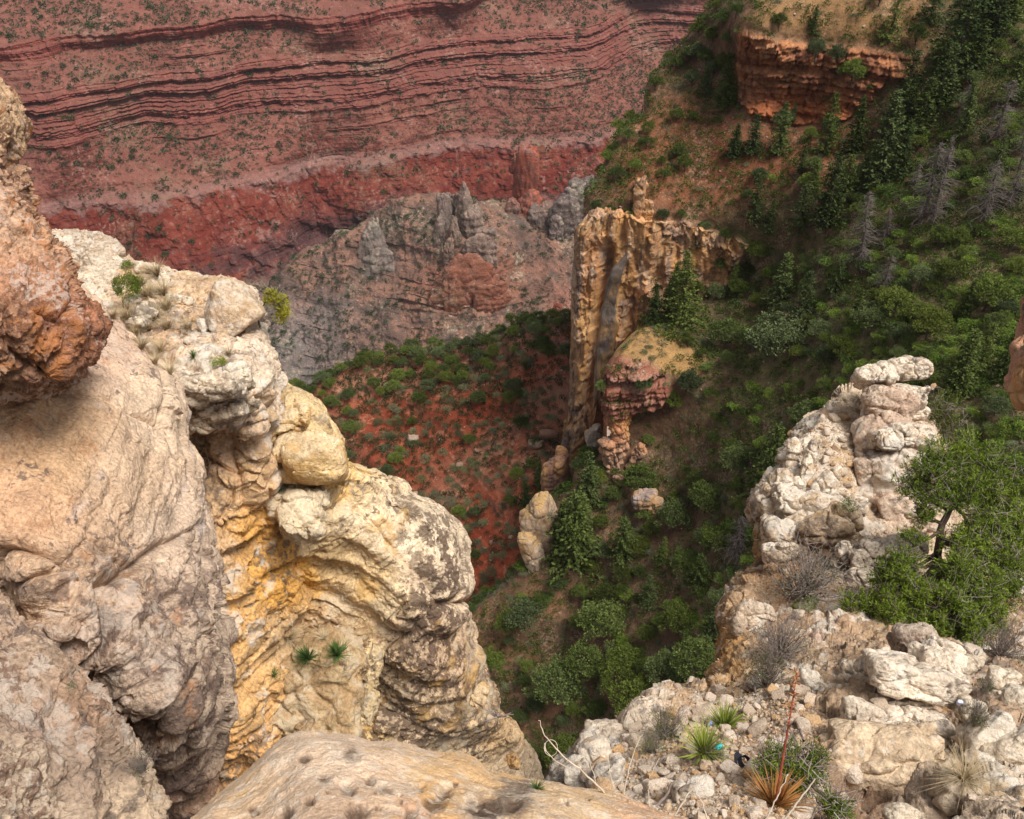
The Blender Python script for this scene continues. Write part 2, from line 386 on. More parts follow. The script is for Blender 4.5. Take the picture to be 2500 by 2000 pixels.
c2c = lerp(np.array([.13, .025, .02]), np.array([.25, .085, .062]), ss(.05, .5, stz + .4 * f2))
c1c = lerp(np.array([.16, .036, .028]), np.array([.23, .07, .048]), ss(-.3, .4, f2))
rw = lerp(np.array([.15, .028, .017]), np.array([.22, .055, .034]), ss(-.25, .35, f1 + f2 * .7))
rw = lerp(rw, np.array([.38, .24, .2]), (ss(.25, .5, fbm(P_, 16, 5, 33, .65) + .5 * fbm(P_, 120, 2, 34))[:, None]) * .75)
rw = lerp(rw, np.array([.13, .08, .075]), ss(.0, .35, fbm(P_, 30, 4, 35, st=(2.2, 2.2, .5)) + (q - 5.9) * 1.6)[:, None] * .8)
grey = np.array([.29, .19, .165]) * (1 + .35 * stz)
topg = (ss(4.8, 4.97, q) * (1 - ss(5.0, 5.13, q + .25 * f2[:, 0] + .1 * f1[:, 0])))[:, None]
low = lerp(np.array([.2, .13, .105]), np.array([.29, .2, .165]), ss(-.3, .3, f2 + .5 * f1)) * (1 + .25 * stz)
flo = np.array([.27, .19, .145])
c = slopec; c = lerp(c, c1c, c1[:, None]); c = lerp(c, c2c, c2[:, None]); c = lerp(c, rw, c3[:, None]); c = lerp(c, grey, topg * .8)
c = lerp(c, low, ss(6.0, 6.15, q)[:, None]); c = lerp(c, flo, ss(7.7, 8.1, q)[:, None])
c = lerp(c, np.array([.28, .13, .098]), (ss(.5, .8, up) * ss(.3, .7, slope + c1 + c2 + .3))[:, None] * .55 * (q < 6)[:, None])
stk = ss(.15, .45, fbm(P_, 7, 4, 43, st=(1, 1, 7)) + .3 * f1[:, 0]); c = lerp(c, np.array([.42, .26, .2]), (stk * c3 * .35)[:, None]); dsk = ss(.1, .4, fbm(P_, 9, 4, 44, st=(1, 1, 6))); c = lerp(c, np.array([.12, .04, .035]), (dsk * c3 * .5)[:, None])   # dusty ledge tops
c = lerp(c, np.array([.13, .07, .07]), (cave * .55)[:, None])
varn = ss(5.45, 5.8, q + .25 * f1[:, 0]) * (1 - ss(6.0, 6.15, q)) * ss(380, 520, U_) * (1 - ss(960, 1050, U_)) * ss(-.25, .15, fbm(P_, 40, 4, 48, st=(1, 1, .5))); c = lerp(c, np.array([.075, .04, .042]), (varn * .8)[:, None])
M_wall = rockmat('wall_rock', fine=1.8, var=.34, layers=[((.4, .27, .22), 5.0, .62, .74, 60, .4, (1, 1, 1)), ((.13, .06, .055), 6, .6, .75, 50, .5, (2.5, 2.5, .5)), ((.16, .2, .12), 3.0, .6, .7, 90, .3, (1, 1, 1))],
    bumps=[(4.0, 1.5, (2.5, 2.5, .35)), (2.0, .8, (1, 1, 1))])
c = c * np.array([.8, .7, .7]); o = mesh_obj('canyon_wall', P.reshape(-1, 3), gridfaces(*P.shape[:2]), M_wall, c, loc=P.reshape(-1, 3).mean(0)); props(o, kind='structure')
TERR['canyon_wall'] = (P, N, np.repeat(us[None], len(rows), 0), None); WALLQ = Q
print('wall', P.shape, time.time() - T0)
# ---------------------------------------------------------------- ground far below everything
gv = []
for x in np.linspace(-2500, 2500, 60):
    for y in np.linspace(-300, 4500, 60): gv.append((x, y, -800 + 0))
gv = np.array(gv); gv[:, 2] += 6 * fbm(gv, 200, 3, 3)
o = mesh_obj('canyon_floor', gv, gridfaces(60, 60), M_wall, np.tile([.36, .26, .2], (len(gv), 1)), loc=(0, 0, -800)); props(o, kind='structure')
# ---------------------------------------------------------------- butte in mid distance
Tb = [(640,800),(700,700),(735,640),(800,620),(860,590),(900,560),(950,530),(1010,500),(1040,490),(1090,498),(1150,505),(1200,512),(1240,520),(1290,535),(1340,560),(1400,575),(1500,560),(1600,560)]
bt = tps([(640,820,1440),(700,720,1450),(735,660,1452),(860,600,1450),(1040,500,1450),(1150,510,1458),(1290,540,1520),(1400,580,1500),(1600,570,1500),(750,950,1395),(700,900,1400),(900,950,1370),(1100,900,1375),(1300,900,1385),(1550,900,1390),
          (800,750,1425),(950,720,1420),(1100,700,1405),(1250,700,1430),(1400,700,1455),(1150,600,1420),(1000,620,1436),(1200,1000,1340),(650,1000,1370),(1550,1000,1340)])
def bdisp(P, N, U, V):
    rid = 26 * fbm(P, 120, 3, 50, st=(1, 1, 3), kind=1) + 13 * fbm(P, 40, 5, 51, st=(1, 1, 2.2), kind=1, g=.6) + 2 * fbm(P, 9, 4, 52, .6)
    led = bed(P[:, 2] + 3 * fbm(P, 60, 2, 53), 6, 54) * 2.2 * ss(-.1, .3, fbm(P, 60, 2, 55))
    band = np.exp(-((V - (760 - .02 * (U - 1100))) / 26) ** 2) * ss(880, 1000, U) * (1 - ss(1290, 1400, U))
    led = led + 2.5 * bed(P[:, 2] + 3 * fbm(P, 40, 2, 58), 14, 59) * ss(-.2, .2, fbm(P, 50, 3, 60, st=(1, 1, .4))) + band * 5 * bed(P[:, 2], 5, 57)
    return P + N * (rid * .8)[:, None] + np.array([0, -1, 0]) * led[:, None]
def bcol(P, N, U, V):
    f = fbm(P, 40, 5, 60, .6); g = fbm(P, 9, 4, 61)
    c = lerp(np.array([.125, .085, .07]), np.array([.26, .15, .11]), ss(-.25, .3, f + .5 * g)[:, None])
    steep = ss(.75, .4, N[:, 2]) if False else 1 - ss(.35, .62, N[:, 2])
    c = lerp(c, np.array([.15, .115, .1]), (steep * .8)[:, None])
    red = np.exp(-(((U - 1150) / 130) ** 2 + ((V - 700) / 60) ** 2)); c = lerp(c, np.array([.27, .11, .07]), np.clip(red * 1.0 + .2 * g, 0, .8)[:, None])
    blue = ss(930, 760, U) if False else (1 - ss(760, 950, U)) * ss(700, 800, V); c = lerp(c, np.array([.18, .18, .18]), (blue * .6)[:, None])
    red2 = ss(1300, 1400, U) * ss(690, 760, V); c = lerp(c, np.array([.32, .13, .09]), (red2 * .6)[:, None])
    return c * np.array([.88, .8, .76])
M_butte = rockmat('butte_rock', fine=1.6, var=.45, layers=[((.5, .36, .29), 5.0, .6, .72, 60, .55, (1, 1, 1)), ((.11, .1, .09), 4, .56, .72, 50, .55, (1, 1, 1)), ((.12, .17, .09), 3.0, .58, .68, 60, .4, (1, 1, 1))],
    bumps=[(5.0, 2.0, (1.5, 1.5, .5)), (2.0, .9, (1, 1, 1))], specks=[((.45, .34, .28), 3.0, .55, .5)])
o = patch('butte_slope', 'v', 620, 420, Tb, [(640,1010),(1600,1010)], 640, 1600, bt, bdisp, bcol, M_butte, wrap={'a': (260, 160)}, rnd={'a': (16, 18)}); props(o, kind='structure')
# spires: tall weathered pinnacles standing on the butte
def upcol(P, F, ca, cb, ctop=None, sc=8, s=0, tt=.74):
    f = fbm(P, sc, 5, s, .6); c = lerp(np.array(ca), np.array(cb), ss(-.3, .3, f)[:, None])
    if ctop is not None:
        zz = P[:, 2]; h = (zz - zz.min()) / (np.ptp(zz) + 1e-9); c = lerp(c, np.array(ctop), ss(tt, tt + .08, h + .12 * f)[:, None])
    return c
def spire(name, parts, ca, cb, label, group=None, ctop=None, mat=None, amp=2.2, cat='rock spire', tap=.45, sc=12):
    Ps = []
    for i, (u, v, t, w_, h_, dr, roll) in enumerate(parts):
        V, F = vlump(100 + i + int(u), u, v - .06 * h_, t, w_ * 1.1, h_ * 1.08, dr, roll, 5, planes=16, p=16, rough=.14, rsc=.35, lo=.6)
        V = rdisp(V, F, amp * 1.2, sc, i + 3, amp * .9, sc * .9, amp * .9); V = rdisp(V, F, amp * .45, sc * .3, i + 9); b = bed(V[:, 2] + 2 * fbm(V, 20, 2, 3), max(sc * .45, .3), 5)[:, None]
        c0 = V.mean(0); r = (V - c0) * [1, 1, 0]; hh = (V[:, 2:] - V[:, 2].min()) / np.ptp(V[:, 2]); V = V + r * (.045 * b + (.12 - .5 * hh) * tap + .16 * fbm(V, sc * .7, 4, 9, st=(1, 1, 5), kind=2)[:, None])
        Ps.append((V, F))
    V, F = join(Ps)
    o = mesh_obj(name, V, F, mat or M_butte, upcol(V, F, ca, cb, ctop, sc, 0, .93 if name == 'rock_pillar' else .74) * (np.array([.95, .8, .76]) if name == 'rock_pillar' else np.array([.74, .68, .65])), loc=(V[:, 0].mean(), V[:, 1].mean(), V[:, 2].min())); props(o, label, cat, group); return o
G1, G2 = (.22, .18, .16), (.37, .29, .25)
spire('rock_spire', [(915,640,1440,80,150,.7,4),(905,610,1442,50,120,.8,-3),(930,665,1436,100,100,.6,6)], (.22,.19,.17), (.34,.28,.25), 'broad grey tooth-shaped spire left of the butte, beside the dark hollow')
spire('rock_spire', [(1092,560,1411,42,150,1,4),(1105,520,1416,30,90,1,0),(1075,595,1408,34,120,1,0)], G1, G2, 'tall grey finger spire on the left of the butte crest')
spire('rock_spire', [(1135,545,1406,50,150,.9,0),(1120,520,1410,26,70,1,0),(1150,565,1403,60,110,.9,3)], (.25,.19,.16), (.38,.29,.24), 'broad brown-grey double spire in the middle of the butte crest')
spire('rock_spire', [(1110,600,1394,34,110,.9,0),(1100,640,1390,30,90,1,2)], (.26,.18,.14), (.33,.25,.2), 'short tan pillar standing in front of the spires on the butte')
spire('rock_spire', [(1165,630,1386,70,100,.8,-4),(1195,610,1392,40,80,.8,0)], (.27,.2,.17), (.38,.29,.24), 'squat knobby spire low on the right of the butte crest')
spire('small_cliff', [(1140,705,1378,170,130,.35,0),(1110,725,1376,80,110,.5,0),(1195,730,1380,90,80,.5,0)], (.26,.1,.06), (.34,.16,.11), 'orange-red rock face halfway down the front of the butte', cat='cliff', tap=0)
spire('rock_pillar', [(1281,470,1500,58,165,.9,-5),(1276,402,1502,54,50,.9,-4),(1291,520,1496,60,90,.9,-3)], (.28,.08,.045), (.36,.13,.085), 'tall leaning red pillar with a grey cap, standing off the canyon wall', ctop=(.25,.19,.18), cat='rock pillar', tap=.25)
spire('rock_knoll', [(1256,525,1492,40,66,.9,0)], (.27,.13,.1), (.33,.2,.16), 'small red knob at the left foot of the leaning pillar', cat='knoll')
spire('rock_knoll', [(1310,538,1490,48,66,.9,5),(1328,556,1488,34,44,.9,0)], (.2,.15,.13), (.3,.22,.19), 'grey-red knob at the right foot of the leaning pillar', cat='knoll')
spire('rock_buttress', [(1385,550,1478,90,130,.6,0),(1420,530,1482,70,150,.7,0),(1360,575,1474,40,80,.8,0)], (.15,.125,.12), (.24,.19,.18), 'grey blocky buttress beside the orange cliff, right of the red pillar', cat='buttress', tap=.2)
spire('rock_block', [(1362,765,1400,30,42,.9,0)], (.2,.06,.04), (.3,.1,.07), 'small dark red block right beside the orange cliff, above the shrubby rim', cat='rock block')
# ---------------------------------------------------------------- red talus slope
dt = tps([(560,1010,400),(700,965,402),(796,925,400),(942,865,405),(1034,858,402),(1201,830,390),(1393,785,355),(1393,900,342),(1393,1100,335),(1150,1450,320),(950,1200,355),(800,1050,390),(1100,1000,370),(1200,1250,338),(1300,1000,350),(1300,1200,330),(700,1200,370),(900,1500,335),(1300,1600,300),(1000,950,390)])
Td = [(560,1010),(650,975),(700,960),(750,950),(796,925),(867,885),(942,865),(1034,858),(1117,848),(1201,830),(1230,812),(1284,797),(1393,785),(1480,780)]
def ddisp(P, N, U, V):
    # gullies run down to the lower left
    a = math.radians(-38); c, s = math.cos(a), math.sin(a)
    Q = np.stack([P[:, 0] * c - P[:, 1] * s, (P[:, 0] * s + P[:, 1] * c) * .12, P[:, 2] * .1], 1)
    d = 3.2 * fbm(Q, 16, 4, 70, kind=1) + 4.0 * fbm(P, 50, 3, 71) + .5 * fbm(P, 4, 4, 72, .6) + 1.4 * ss(.1, .5, fbm(P, 22, 3, 73)) * bed(P[:, 2], 4, 74)
    edge = ss(0, 25, V - crv(Td, U)); return P + N * (d * (.35 + .65 * edge))[:, None]
REDP = [(830,985),(930,965),(1060,960),(1180,950),(1300,880),(1395,850),(1370,900),(1290,960),(1230,1040),(1160,1110),(1040,1160),(980,1290),(930,1280),(900,1180),(880,1090)]
REDQ = [(1150,1180),(1250,1200),(1370,1140),(1400,1200),(1330,1270),(1260,1450),(1100,1460),(1080,1380)]
def dcol(P, N, U, V):
    f = fbm(P, 18, 5, 75, .6); g = fbm(P, 5, 4, 76)
    soil = lerp(np.array([.26, .085, .045]), np.array([.34, .155, .09]), ss(-.3, .3, f)[:, None])
    red = np.maximum(polymask(REDP, U + 30 * f, V + 30 * g, 30), polymask(REDQ, U + 30 * f, V + 30 * g, 30))
    c = lerp(soil, lerp(np.array([.25, .042, .016]), np.array([.33, .075, .032]), ss(-.3, .3, g + f)[:, None]), (red * .85)[:, None])
    pale = ss(.15, .4, g + .5 * fbm(P, 40, 3, 77)) * (1 - ss(870, 960, V)); c = lerp(c, np.array([.36, .22, .15]), (pale * .6)[:, None])
    rk = (1 - ss(.3, .55, N[:, 2])); return lerp(c, np.array([.3, .17, .12]), (rk * .6)[:, None]) * np.array([.82, .8, .82])
M_red = rockmat('red_soil', fine=.5, var=.35, layers=[((.42, .22, .14), 1.4, .58, .7, 12, .45, (1, 1, 1)), ((.17, .07, .045), 1.1, .58, .72, 14, .45, (1, 1, 1))],
    bumps=[(1.2, .35, (1, 1, 1)), (.5, .12, (1, 1, 1))], specks=[((.42, .26, .2), .9, .6, .6), ((.38, .2, .14), .45, .55, .4)])
o = patch('red_slope', 'v', 430, 430, Td, [(560,1680),(1480,1680)], 560, 1480, dt, ddisp, dcol, M_red, wrap={'a': (120, 70)}, rnd={'a': (22, 6)}); props(o, kind='structure')
# ---------------------------------------------------------------- right side: shrubby slope with two cliff bands
As = [(-60,1760),(0,1745),(40,1720),(75,1690),(134,1642),(180,1592),(230,1577),(284,1568),(326,1512),(363,1489),(417,1468),(472,1434),(510,1432),(545,1445),(600,1500),(700,1560),(780,1575),(805,1545),(830,1520),(860,1497),(890,1478),(930,1468),(985,1474),(1010,1490),(1100,1475),(1150,1410),(1200,1385),(1220,1350),(1260,1300),(1364,1276),(1400,1250),(1457,1190),(1520,1120),(1600,1090),(2080,1000)]
st = tps([(1745,-60,310),(1745,0,305),(1642,134,305),(1577,230,300),(1512,326,293),(1468,417,287),(1434,490,283),
 (1480,522,280),(1600,528,280),(1683,530,280),(1740,560,281),(1605,685,291),(1683,690,291),(1774,690,288),(1500,700,296),(1683,450,283),(1820,600,277),
 (1900,650,272),(2000,400,265),(2000,800,235),(2500,900,180),(2500,400,225),(2500,0,260),(2100,0,268),(1950,-60,275),(1830,60,266),(1830,285,281),(1950,90,267),(1950,290,282),(2080,130,268),(2080,300,272),(1750,180,293),(1800,350,280),
 (1600,1100,265),(1560,800,266),(1620,830,263),(1480,870,257),(1600,905,255),(1700,900,258),(1480,985,261),(1600,1000,262),(1700,850,262),(1520,1250,262),(1300,1450,265),(1150,1600,270),(1400,1500,262),(1700,1400,240),(1700,1700,215),(1500,1900,225),(2000,1200,205),(2500,1400,150),(2200,1600,170),(1275,1370,268),(1350,1210,272),(1000,2080,250),(2000,2080,170),(1770,20,292),(2600,700,200)])
KC = [(1478,868),(1520,858),(1580,878),(1622,905),(1640,950),(1620,990),(1560,1002),(1500,1015),(1468,1000),(1462,930)]
YK = [(1560,785),(1490,835),(1472,872),(1520,862),(1580,880),(1640,915),(1700,930),(1722,880),(1640,805)]
RC = [(1812,66),(1850,80),(1900,95),(1980,105),(2060,112),(2150,120),(2260,140),(2260,175),(2160,200),(2110,260),(2060,290),(1960,300),(1890,292),(1835,282),(1800,240),(1795,140)]   # red cliff
OC = [(1430,505),(1456,520),(1530,530),(1560,535),(1600,536),(1683,532),(1735,560),(1790,575),(1825,600),(1800,660),(1774,700),(1683,695),(1605,688),(1560,740),(1500,760),(1420,700)]  # orange cliff
YP = [(1850,-60),(1830,60),(1950,85),(2090,100),(2260,120),(2290,-60)]
RS = [(1560,250),(1700,230),(1800,290),(1980,310),(2110,290),(2120,420),(2060,470),(1900,450),(1760,520),(1650,520),(1560,500),(1480,470)]
def sdisp(P, N, U, V):
    rc = polymask(RC, U + 14 * fbm(P, 5, 3, 80), V + 10 * fbm(P, 5, 3, 81), 8); oc = polymask(OC, U + 14 * fbm(P, 6, 3, 82), V + 8 * fbm(P, 6, 3, 83), 8); rc = np.maximum(rc, polymask(KC, U + 10 * fbm(P, 3, 3, 82), V + 8 * fbm(P, 3, 3, 83), 8)); cl = np.maximum(rc, oc)
    a = math.radians(30); c, s = math.cos(a), math.sin(a)
    Q = np.stack([P[:, 0] * c - P[:, 1] * s, (P[:, 0] * s + P[:, 1] * c) * .2, P[:, 2] * .2], 1)
    d = (2.2 * fbm(P, 30, 3, 84) + 1.4 * fbm(Q, 12, 4, 85) + .35 * fbm(P, 2.5, 4, 86, .6)) * (1 - .5 * cl)
    P2 = P + N * d[:, None]
    zz = P[:, 2] + 1.2 * fbm(P, 12, 3, 87); b = bed(zz, 2.2, 88) * .55 + bed(zz, .9, 89) * .25
    fl = 2.2 * fbm(P, 7, 4, 90, st=(1, 1, 3), kind=2) + 1.0 * fbm(P, 2.4, 4, 91, kind=1, st=(1, 1, 1.4)) + .35 * fbm(P, .8, 3, 92)
    f1, f2, _ = worley(P[cl > .01], 4.5, 9, st=(1, 1, 1.6)); cr = np.zeros(len(P)); cr[cl > .01] = -1.3 * np.exp(-(f2 - f1) * 12)
    chp = np.zeros(len(P)); mk = cl > .01; chp[mk] = chips(P[mk], 6, 6, (1.3, 1.3, .8)) * 1.5
    out = np.array([-.25, -.97, 0]); return P2 + out * (cl * (2.2 + b * (rc * 1.3 + oc * .4) + fl * (rc * .7 + oc) + cr + chp))[:, None]
def scol(P, N, U, V):
    f = fbm(P, 14, 5, 93, .6); g = fbm(P, 3.5, 4, 94, .6)
    soil = lerp(np.array([.14, .075, .043]), np.array([.25, .145, .085]), ss(-.3, .3, f + .4 * g)[:, None])
    lush = np.clip(ss(1560, 1900, U) * ss(330, 600, V) + ss(2150, 2350, U), 0, 1) * ss(-.45, .1, f + g * .6); soil = lerp(soil, lerp(np.array([.08, .08, .028]), np.array([.16, .145, .058]), ss(-.3, .3, g)[:, None]), (lush * .75)[:, None])
    rs = polymask(RS, U + 40 * f, V + 40 * g, 50); soil = lerp(soil, lerp(np.array([.19, .065, .03]), np.array([.27, .11, .055]), ss(-.3, .3, g)[:, None]), rs[:, None])
    yp = polymask(YP, U + 20 * f, V + 20 * g, 25); soil = lerp(soil, np.array([.27, .15, .065]) * (1 + .25 * g[:, None]), yp[:, None])
    yk = polymask(YK, U + 8 * g, V + 8 * g, 12); soil = lerp(soil, np.array([.38, .22, .085]) * (1 + .25 * g[:, None]), yk[:, None])
    lw = ss(1200, 1500, V) * (1 - ss(1350, 1600, U)); soil = lerp(soil, np.array([.27, .125, .065]), (lw * .8 * ss(-.1, .3, f))[:, None])
    dk = ss(2150, 2450, U) * (1 - ss(300, 800, V)) * .5 if False else 0
    rc = polymask(RC, U + 14 * f, V + 10 * g, 8)[:, None]; oc = polymask(OC, U + 14 * f, V + 8 * g, 8)[:, None]
    zz = P[:, 2] + 1.2 * fbm(P, 12, 3, 87); b = bed(zz, 1.6, 95, 3)[:, None] * .5 + .5
    rcc = lerp(np.array([.25, .09, .05]), np.array([.46, .2, .09]), ss(-.4, .4, f + g + .0)[:, None]); rcc = lerp(rcc, np.array([.42, .11, .035]), (ss(180, 250, V) * .55)[:, None]); rcc = rcc * (.82 + .25 * b); rcc = lerp(rcc, np.array([.12, .07, .05]), (ss(.1, .35, fbm(P, 1.6, 5, 97, .65, st=(1.6, 1.6, .8))) * .6)[:, None])
    stn = fbm(P, 2.5, 4, 96, st=(1, 1, 8)); occ = lerp(np.array([.5, .26, .1]), np.array([.54, .33, .2]), ss(-.3, .3, f)[:, None]); occ = lerp(occ, np.array([.14, .09, .075]), (ss(.05, .3, stn + .35 * f) * .75)[:, None])
    kc = polymask(KC, U + 10 * f, V + 8 * f, 8)[:, None]; kcc = lerp(np.array([.2, .065, .04]), np.array([.34, .15, .1]), b); kcc = lerp(kcc, np.array([.42, .3, .25]), (ss(.1, .4, f + g) * .5)[:, None])
    soil = soil * .82; return lerp(lerp(lerp(soil, kcc, kc), rcc, rc), occ, oc)
M_soil = rockmat('slope_soil', fine=.35, var=.38, layers=[((.1, .06, .04), .9, .56, .7, 9, .55, (1, 1, 1)), ((.4, .27, .18), .7, .58, .7, 12, .45, (1, 1, 1))],
    bumps=[(.8, .3, (1, 1, 1)), (.3, .08, (1, 1, 1))], specks=[((.38, .28, .2), .7, .57, .6), ((.32, .22, .15), .3, .53, .5)])
o = patch('shrubby_slope', 'h', 800, 560, As, [(-60,2640),(2080,2640)], -60, 2080, st, sdisp, scol, M_soil, wrap={'a': (60, 18)}, rnd={'a': (26, 7)}); props(o, kind='structure')
# ---------------------------------------------------------------- orange fin cliff
M_fin = rockmat('sandstone_cliff', fine=.35, var=.3, layers=[((.17, .12, .1), 3.0, .54, .7, 14, .6, (.7, .7, 5)), ((.55, .3, .1), 5.0, .5, .68, 20, .6, (.8, .8, 3)), ((.1, .075, .06), .9, .6, .7, 7, .6, (1, 1, 2.5))],
    bumps=[(1.5, .5, (.8, .8, 3)), (.5, .12, (1, 1, 1))])
Af = [(512,1440),(530,1432),(545,1418),(556,1407),(582,1404),(673,1397),(725,1397),(855,1393),(960,1391),(1010,1390),(1060,1384),(1100,1384),(1145,1390),(1165,1396)]
Bf = [(512,1470),(522,1530),(532,1600),(790,1590),(815,1545),(860,1500),(900,1482),(960,1462),(1027,1450),(1097,1428),(1165,1402)]
def ft(U, V):
    b = -(V - 1000) / FL; y = 254 + (U - 1400) * .01 + 4 * ss(1000, 1160, V) * 0; return y / (CP + SP * b)
def fdisp(P, N, U, V):
    d = 3.2 * fbm(P, 12, 3, 100, st=(1, 1, 6), kind=2) + 1.6 * fbm(P, 4.5, 4, 101, st=(1, 1, 3.5), kind=1) + .5 * fbm(P, 1.3, 4, 102, st=(1, 1, 1.5))
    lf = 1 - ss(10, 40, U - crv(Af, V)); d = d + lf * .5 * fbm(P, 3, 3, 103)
    cor = np.exp(-((U - (1478 - (V - 700) * .13)) / 14) ** 2) * ss(560, 640, V); d = d - 5 * cor          # the long corner behind the slab
    f1, f2, _ = worley(P + 1.5 * fbm(P, 5, 3, 107)[:, None], 8, 19, st=(1, 1, 4)); d = d - .7 * np.exp(-(f2 - f1) * 16) + 1.5 * chips(P, 9, 5, (1, 1, 2.2)) * (1.2 - .4 * lf)
    P = P + np.array([-.3, -.95, 0]) * d[:, None]; P[:, 2] += (1 - ss(515, 575, V)) * (3.5 * fbm(P, 6, 3, 108) + 1.5 * fbm(P, 2, 3, 109)); return P
def fcol(P, N, U, V):
    f = fbm(P, 10, 4, 104, st=(1, 1, 3)); g = fbm(P, 3, 4, 105, st=(1, 1, 3)); s = fbm(P, 2.2, 4, 106, st=(1, 1, 12))
    c = lerp(np.array([.56, .27, .12]), np.array([.6, .39, .25]), ss(-.3, .3, g)[:, None]); c = lerp(c, np.array([.56, .25, .08]), (ss(.05, .4, f) * .7)[:, None])
    c = lerp(c, np.array([.23, .165, .135]), (ss(.05, .3, s + .2 * g + .28 * ss(850, 1100, V) - .06) * .8)[:, None])
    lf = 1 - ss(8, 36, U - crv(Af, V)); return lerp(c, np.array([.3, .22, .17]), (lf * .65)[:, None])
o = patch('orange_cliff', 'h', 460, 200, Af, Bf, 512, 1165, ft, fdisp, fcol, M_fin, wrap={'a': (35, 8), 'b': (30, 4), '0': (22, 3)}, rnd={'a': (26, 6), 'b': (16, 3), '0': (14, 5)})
props(o, 'tall orange sandstone cliff with black streaks, standing between red talus and green slope', 'cliff')
# dark slab leaning in the corner of the cliff
def slabpoly(name, outline, t0, t1, thick, mat, ca, cb, label, cat, amp=.5, sc=3, n=60, seed=1, st=(1,1,1)):
    """an irregular plate: outline in photo px, its own thickness"""
    ou = np.array(outline, float); cen = ou.mean(0); k = len(ou); a = np.linspace(0, k, n * 2, endpoint=False); i = a.astype(int) % k; fr = (a - a.astype(int))[:, None]
    E = ou[i] * (1 - fr) + ou[(i + 1) % k] * fr; R = []; vs = (ou[:, 1].min(), ou[:, 1].max())
    prof = [(0.0, 0), (.2, 0), (.4, 0.0), (.6, 0.0), (.8, .02), (.93, .12), (1.0, .5), (.93, .9), (.6, 1.0), (0, 1.0)]
    for (r, dp) in prof:
        q = cen + (E - cen) * r; tt = t0 + (t1 - t0) * (q[:, 1] - vs[0]) / (vs[1] - vs[0]) + dp * thick; R.append(W(q[:, 0], q[:, 1], tt))
    R = np.array(R); m = 8; X = []
    for j in range(len(R) - 1):
        for s_ in range(m): X.append(R[j] + (R[j + 1] - R[j]) * s_ / m)
    X.append(R[-1]); X = np.array(X); X = np.concatenate([X, X[:, :1]], 1); nr, nc = X.shape[:2]
    Vv = X.reshape(-1, 3); Vv = Vv + np.stack([fbm(Vv, sc, 5, seed + 1, st=st), fbm(Vv, sc, 5, seed + 2, st=st), fbm(Vv, sc, 5, seed + 3, st=st)], 1) * amp
    c = lerp(np.array(ca), np.array(cb), ss(-.3, .3, fbm(Vv, sc * 1.5, 4, seed + 4, st=st))[:, None])
    o = mesh_obj(name, Vv, gridfaces(nr, nc, True), mat, c, loc=(Vv[:, 0].mean(), Vv[:, 1].mean(), Vv[:, 2].min())); props(o, label, cat); return o
slabpoly('leaning_slab', [(1534,612),(1520,650),(1512,700),(1505,748),(1512,790),(1498,860),(1476,910),(1455,990),(1448,1000),(1450,930),(1456,850),(1466,760),(1480,700),(1497,655)], 262, 299, 5, M_fin, (.15,.12,.105), (.22,.17,.14), 'long dark grey slab of rock leaning in the corner of the orange cliff', 'rock slab', amp=.8, sc=5)
spire('rock_spire', [(1381,1062,322,16,70,.9,0),(1380,1100,322,20,90,.9,-3)], (.2,.16,.13), (.3,.24,.2), 'thin grey flake standing at the left foot of the orange cliff', mat=M_fin, amp=.5, sc=3)
# knob with yellow cap and ledgy red front
def terrlump(name, parts, colf, mat, label, cat, amp, sc, bedp, beda, crack=0, csc=1, sub=6, s0=0, planes=11):
    Ps = []
    for i, p in enumerate(parts):
        V, F = vlump(300 + i + s0, *p, sub=sub, planes=planes, p=9, rough=.1, rsc=.5); V = rdisp(V, F, amp, sc, i + s0, crack, csc, amp * .8)
        if beda:
            b = bed(V[:, 2] + .3 * bedp * fbm(V, sc * 2, 3, 5), bedp, 7 + s0)[:, None]; c0 = V.mean(0); V = V + (V - c0) / np.linalg.norm((V - c0) * [1, 1, 0] + 1e-6, axis=1)[:, None] * [1, 1, 0] * beda * b
        Ps.append((V, F))
    V, F = join(Ps); N = np.zeros_like(V); fn = np.cross(V[F[:, 1]] - V[F[:, 0]], V[F[:, 2]] - V[F[:, 0]])
    for k in range(3): np.add.at(N, F[:, k], fn)
    N /= np.linalg.norm(N, axis=1)[:, None] + 1e-12
    o = mesh_obj(name, V, F, mat, colf(V, N), loc=(V[:, 0].mean(), V[:, 1].mean(), V[:, 2].min())); props(o, label, cat); TERR[o.name + '#'] = o; return o
def kcol(P, N):
    f = fbm(P, 3, 5, 110, .6); b = bed(P[:, 2] + .5 * f, 1.3, 111, 3)[:, None] * .5 + .5
    c = lerp(np.array([.3, .1, .06]), np.array([.42, .2, .13]), b); c = lerp(c, np.array([.4, .28, .22]), (ss(.1, .4, f) * .5)[:, None])
    top = ss(.5, .72, N[:, 2] + .15 * f); return lerp(c, np.array([.44, .26, .1]) * (1 + .25 * f[:, None]), (top * ss(-151, -147, P[:, 2]))[:, None])
terrlump('stone_spine', [(1510,1015,262,64,90,.8,0),(1512,1080,264,44,120,.8,0),(1490,1130,266,40,130,.8,14),(1545,1140,266,30,130,.8,-16),(1505,1200,268,30,90,.8,0)], lambda P, N: lerp(np.array([.42, .17, .08]), np.array([.5, .3, .19]), ss(-149, -171, P[:, 2])[:, None] if False else (1 - ss(-171, -152, P[:, 2]))[:, None]) * (1 + .3 * fbm(P, 2, 4, 7)[:, None]), M_fin, 'narrow pinkish spine of rock running down below the red ledges', 'rock spine', .7, 3, 1.6, .2, .6, 2.5)
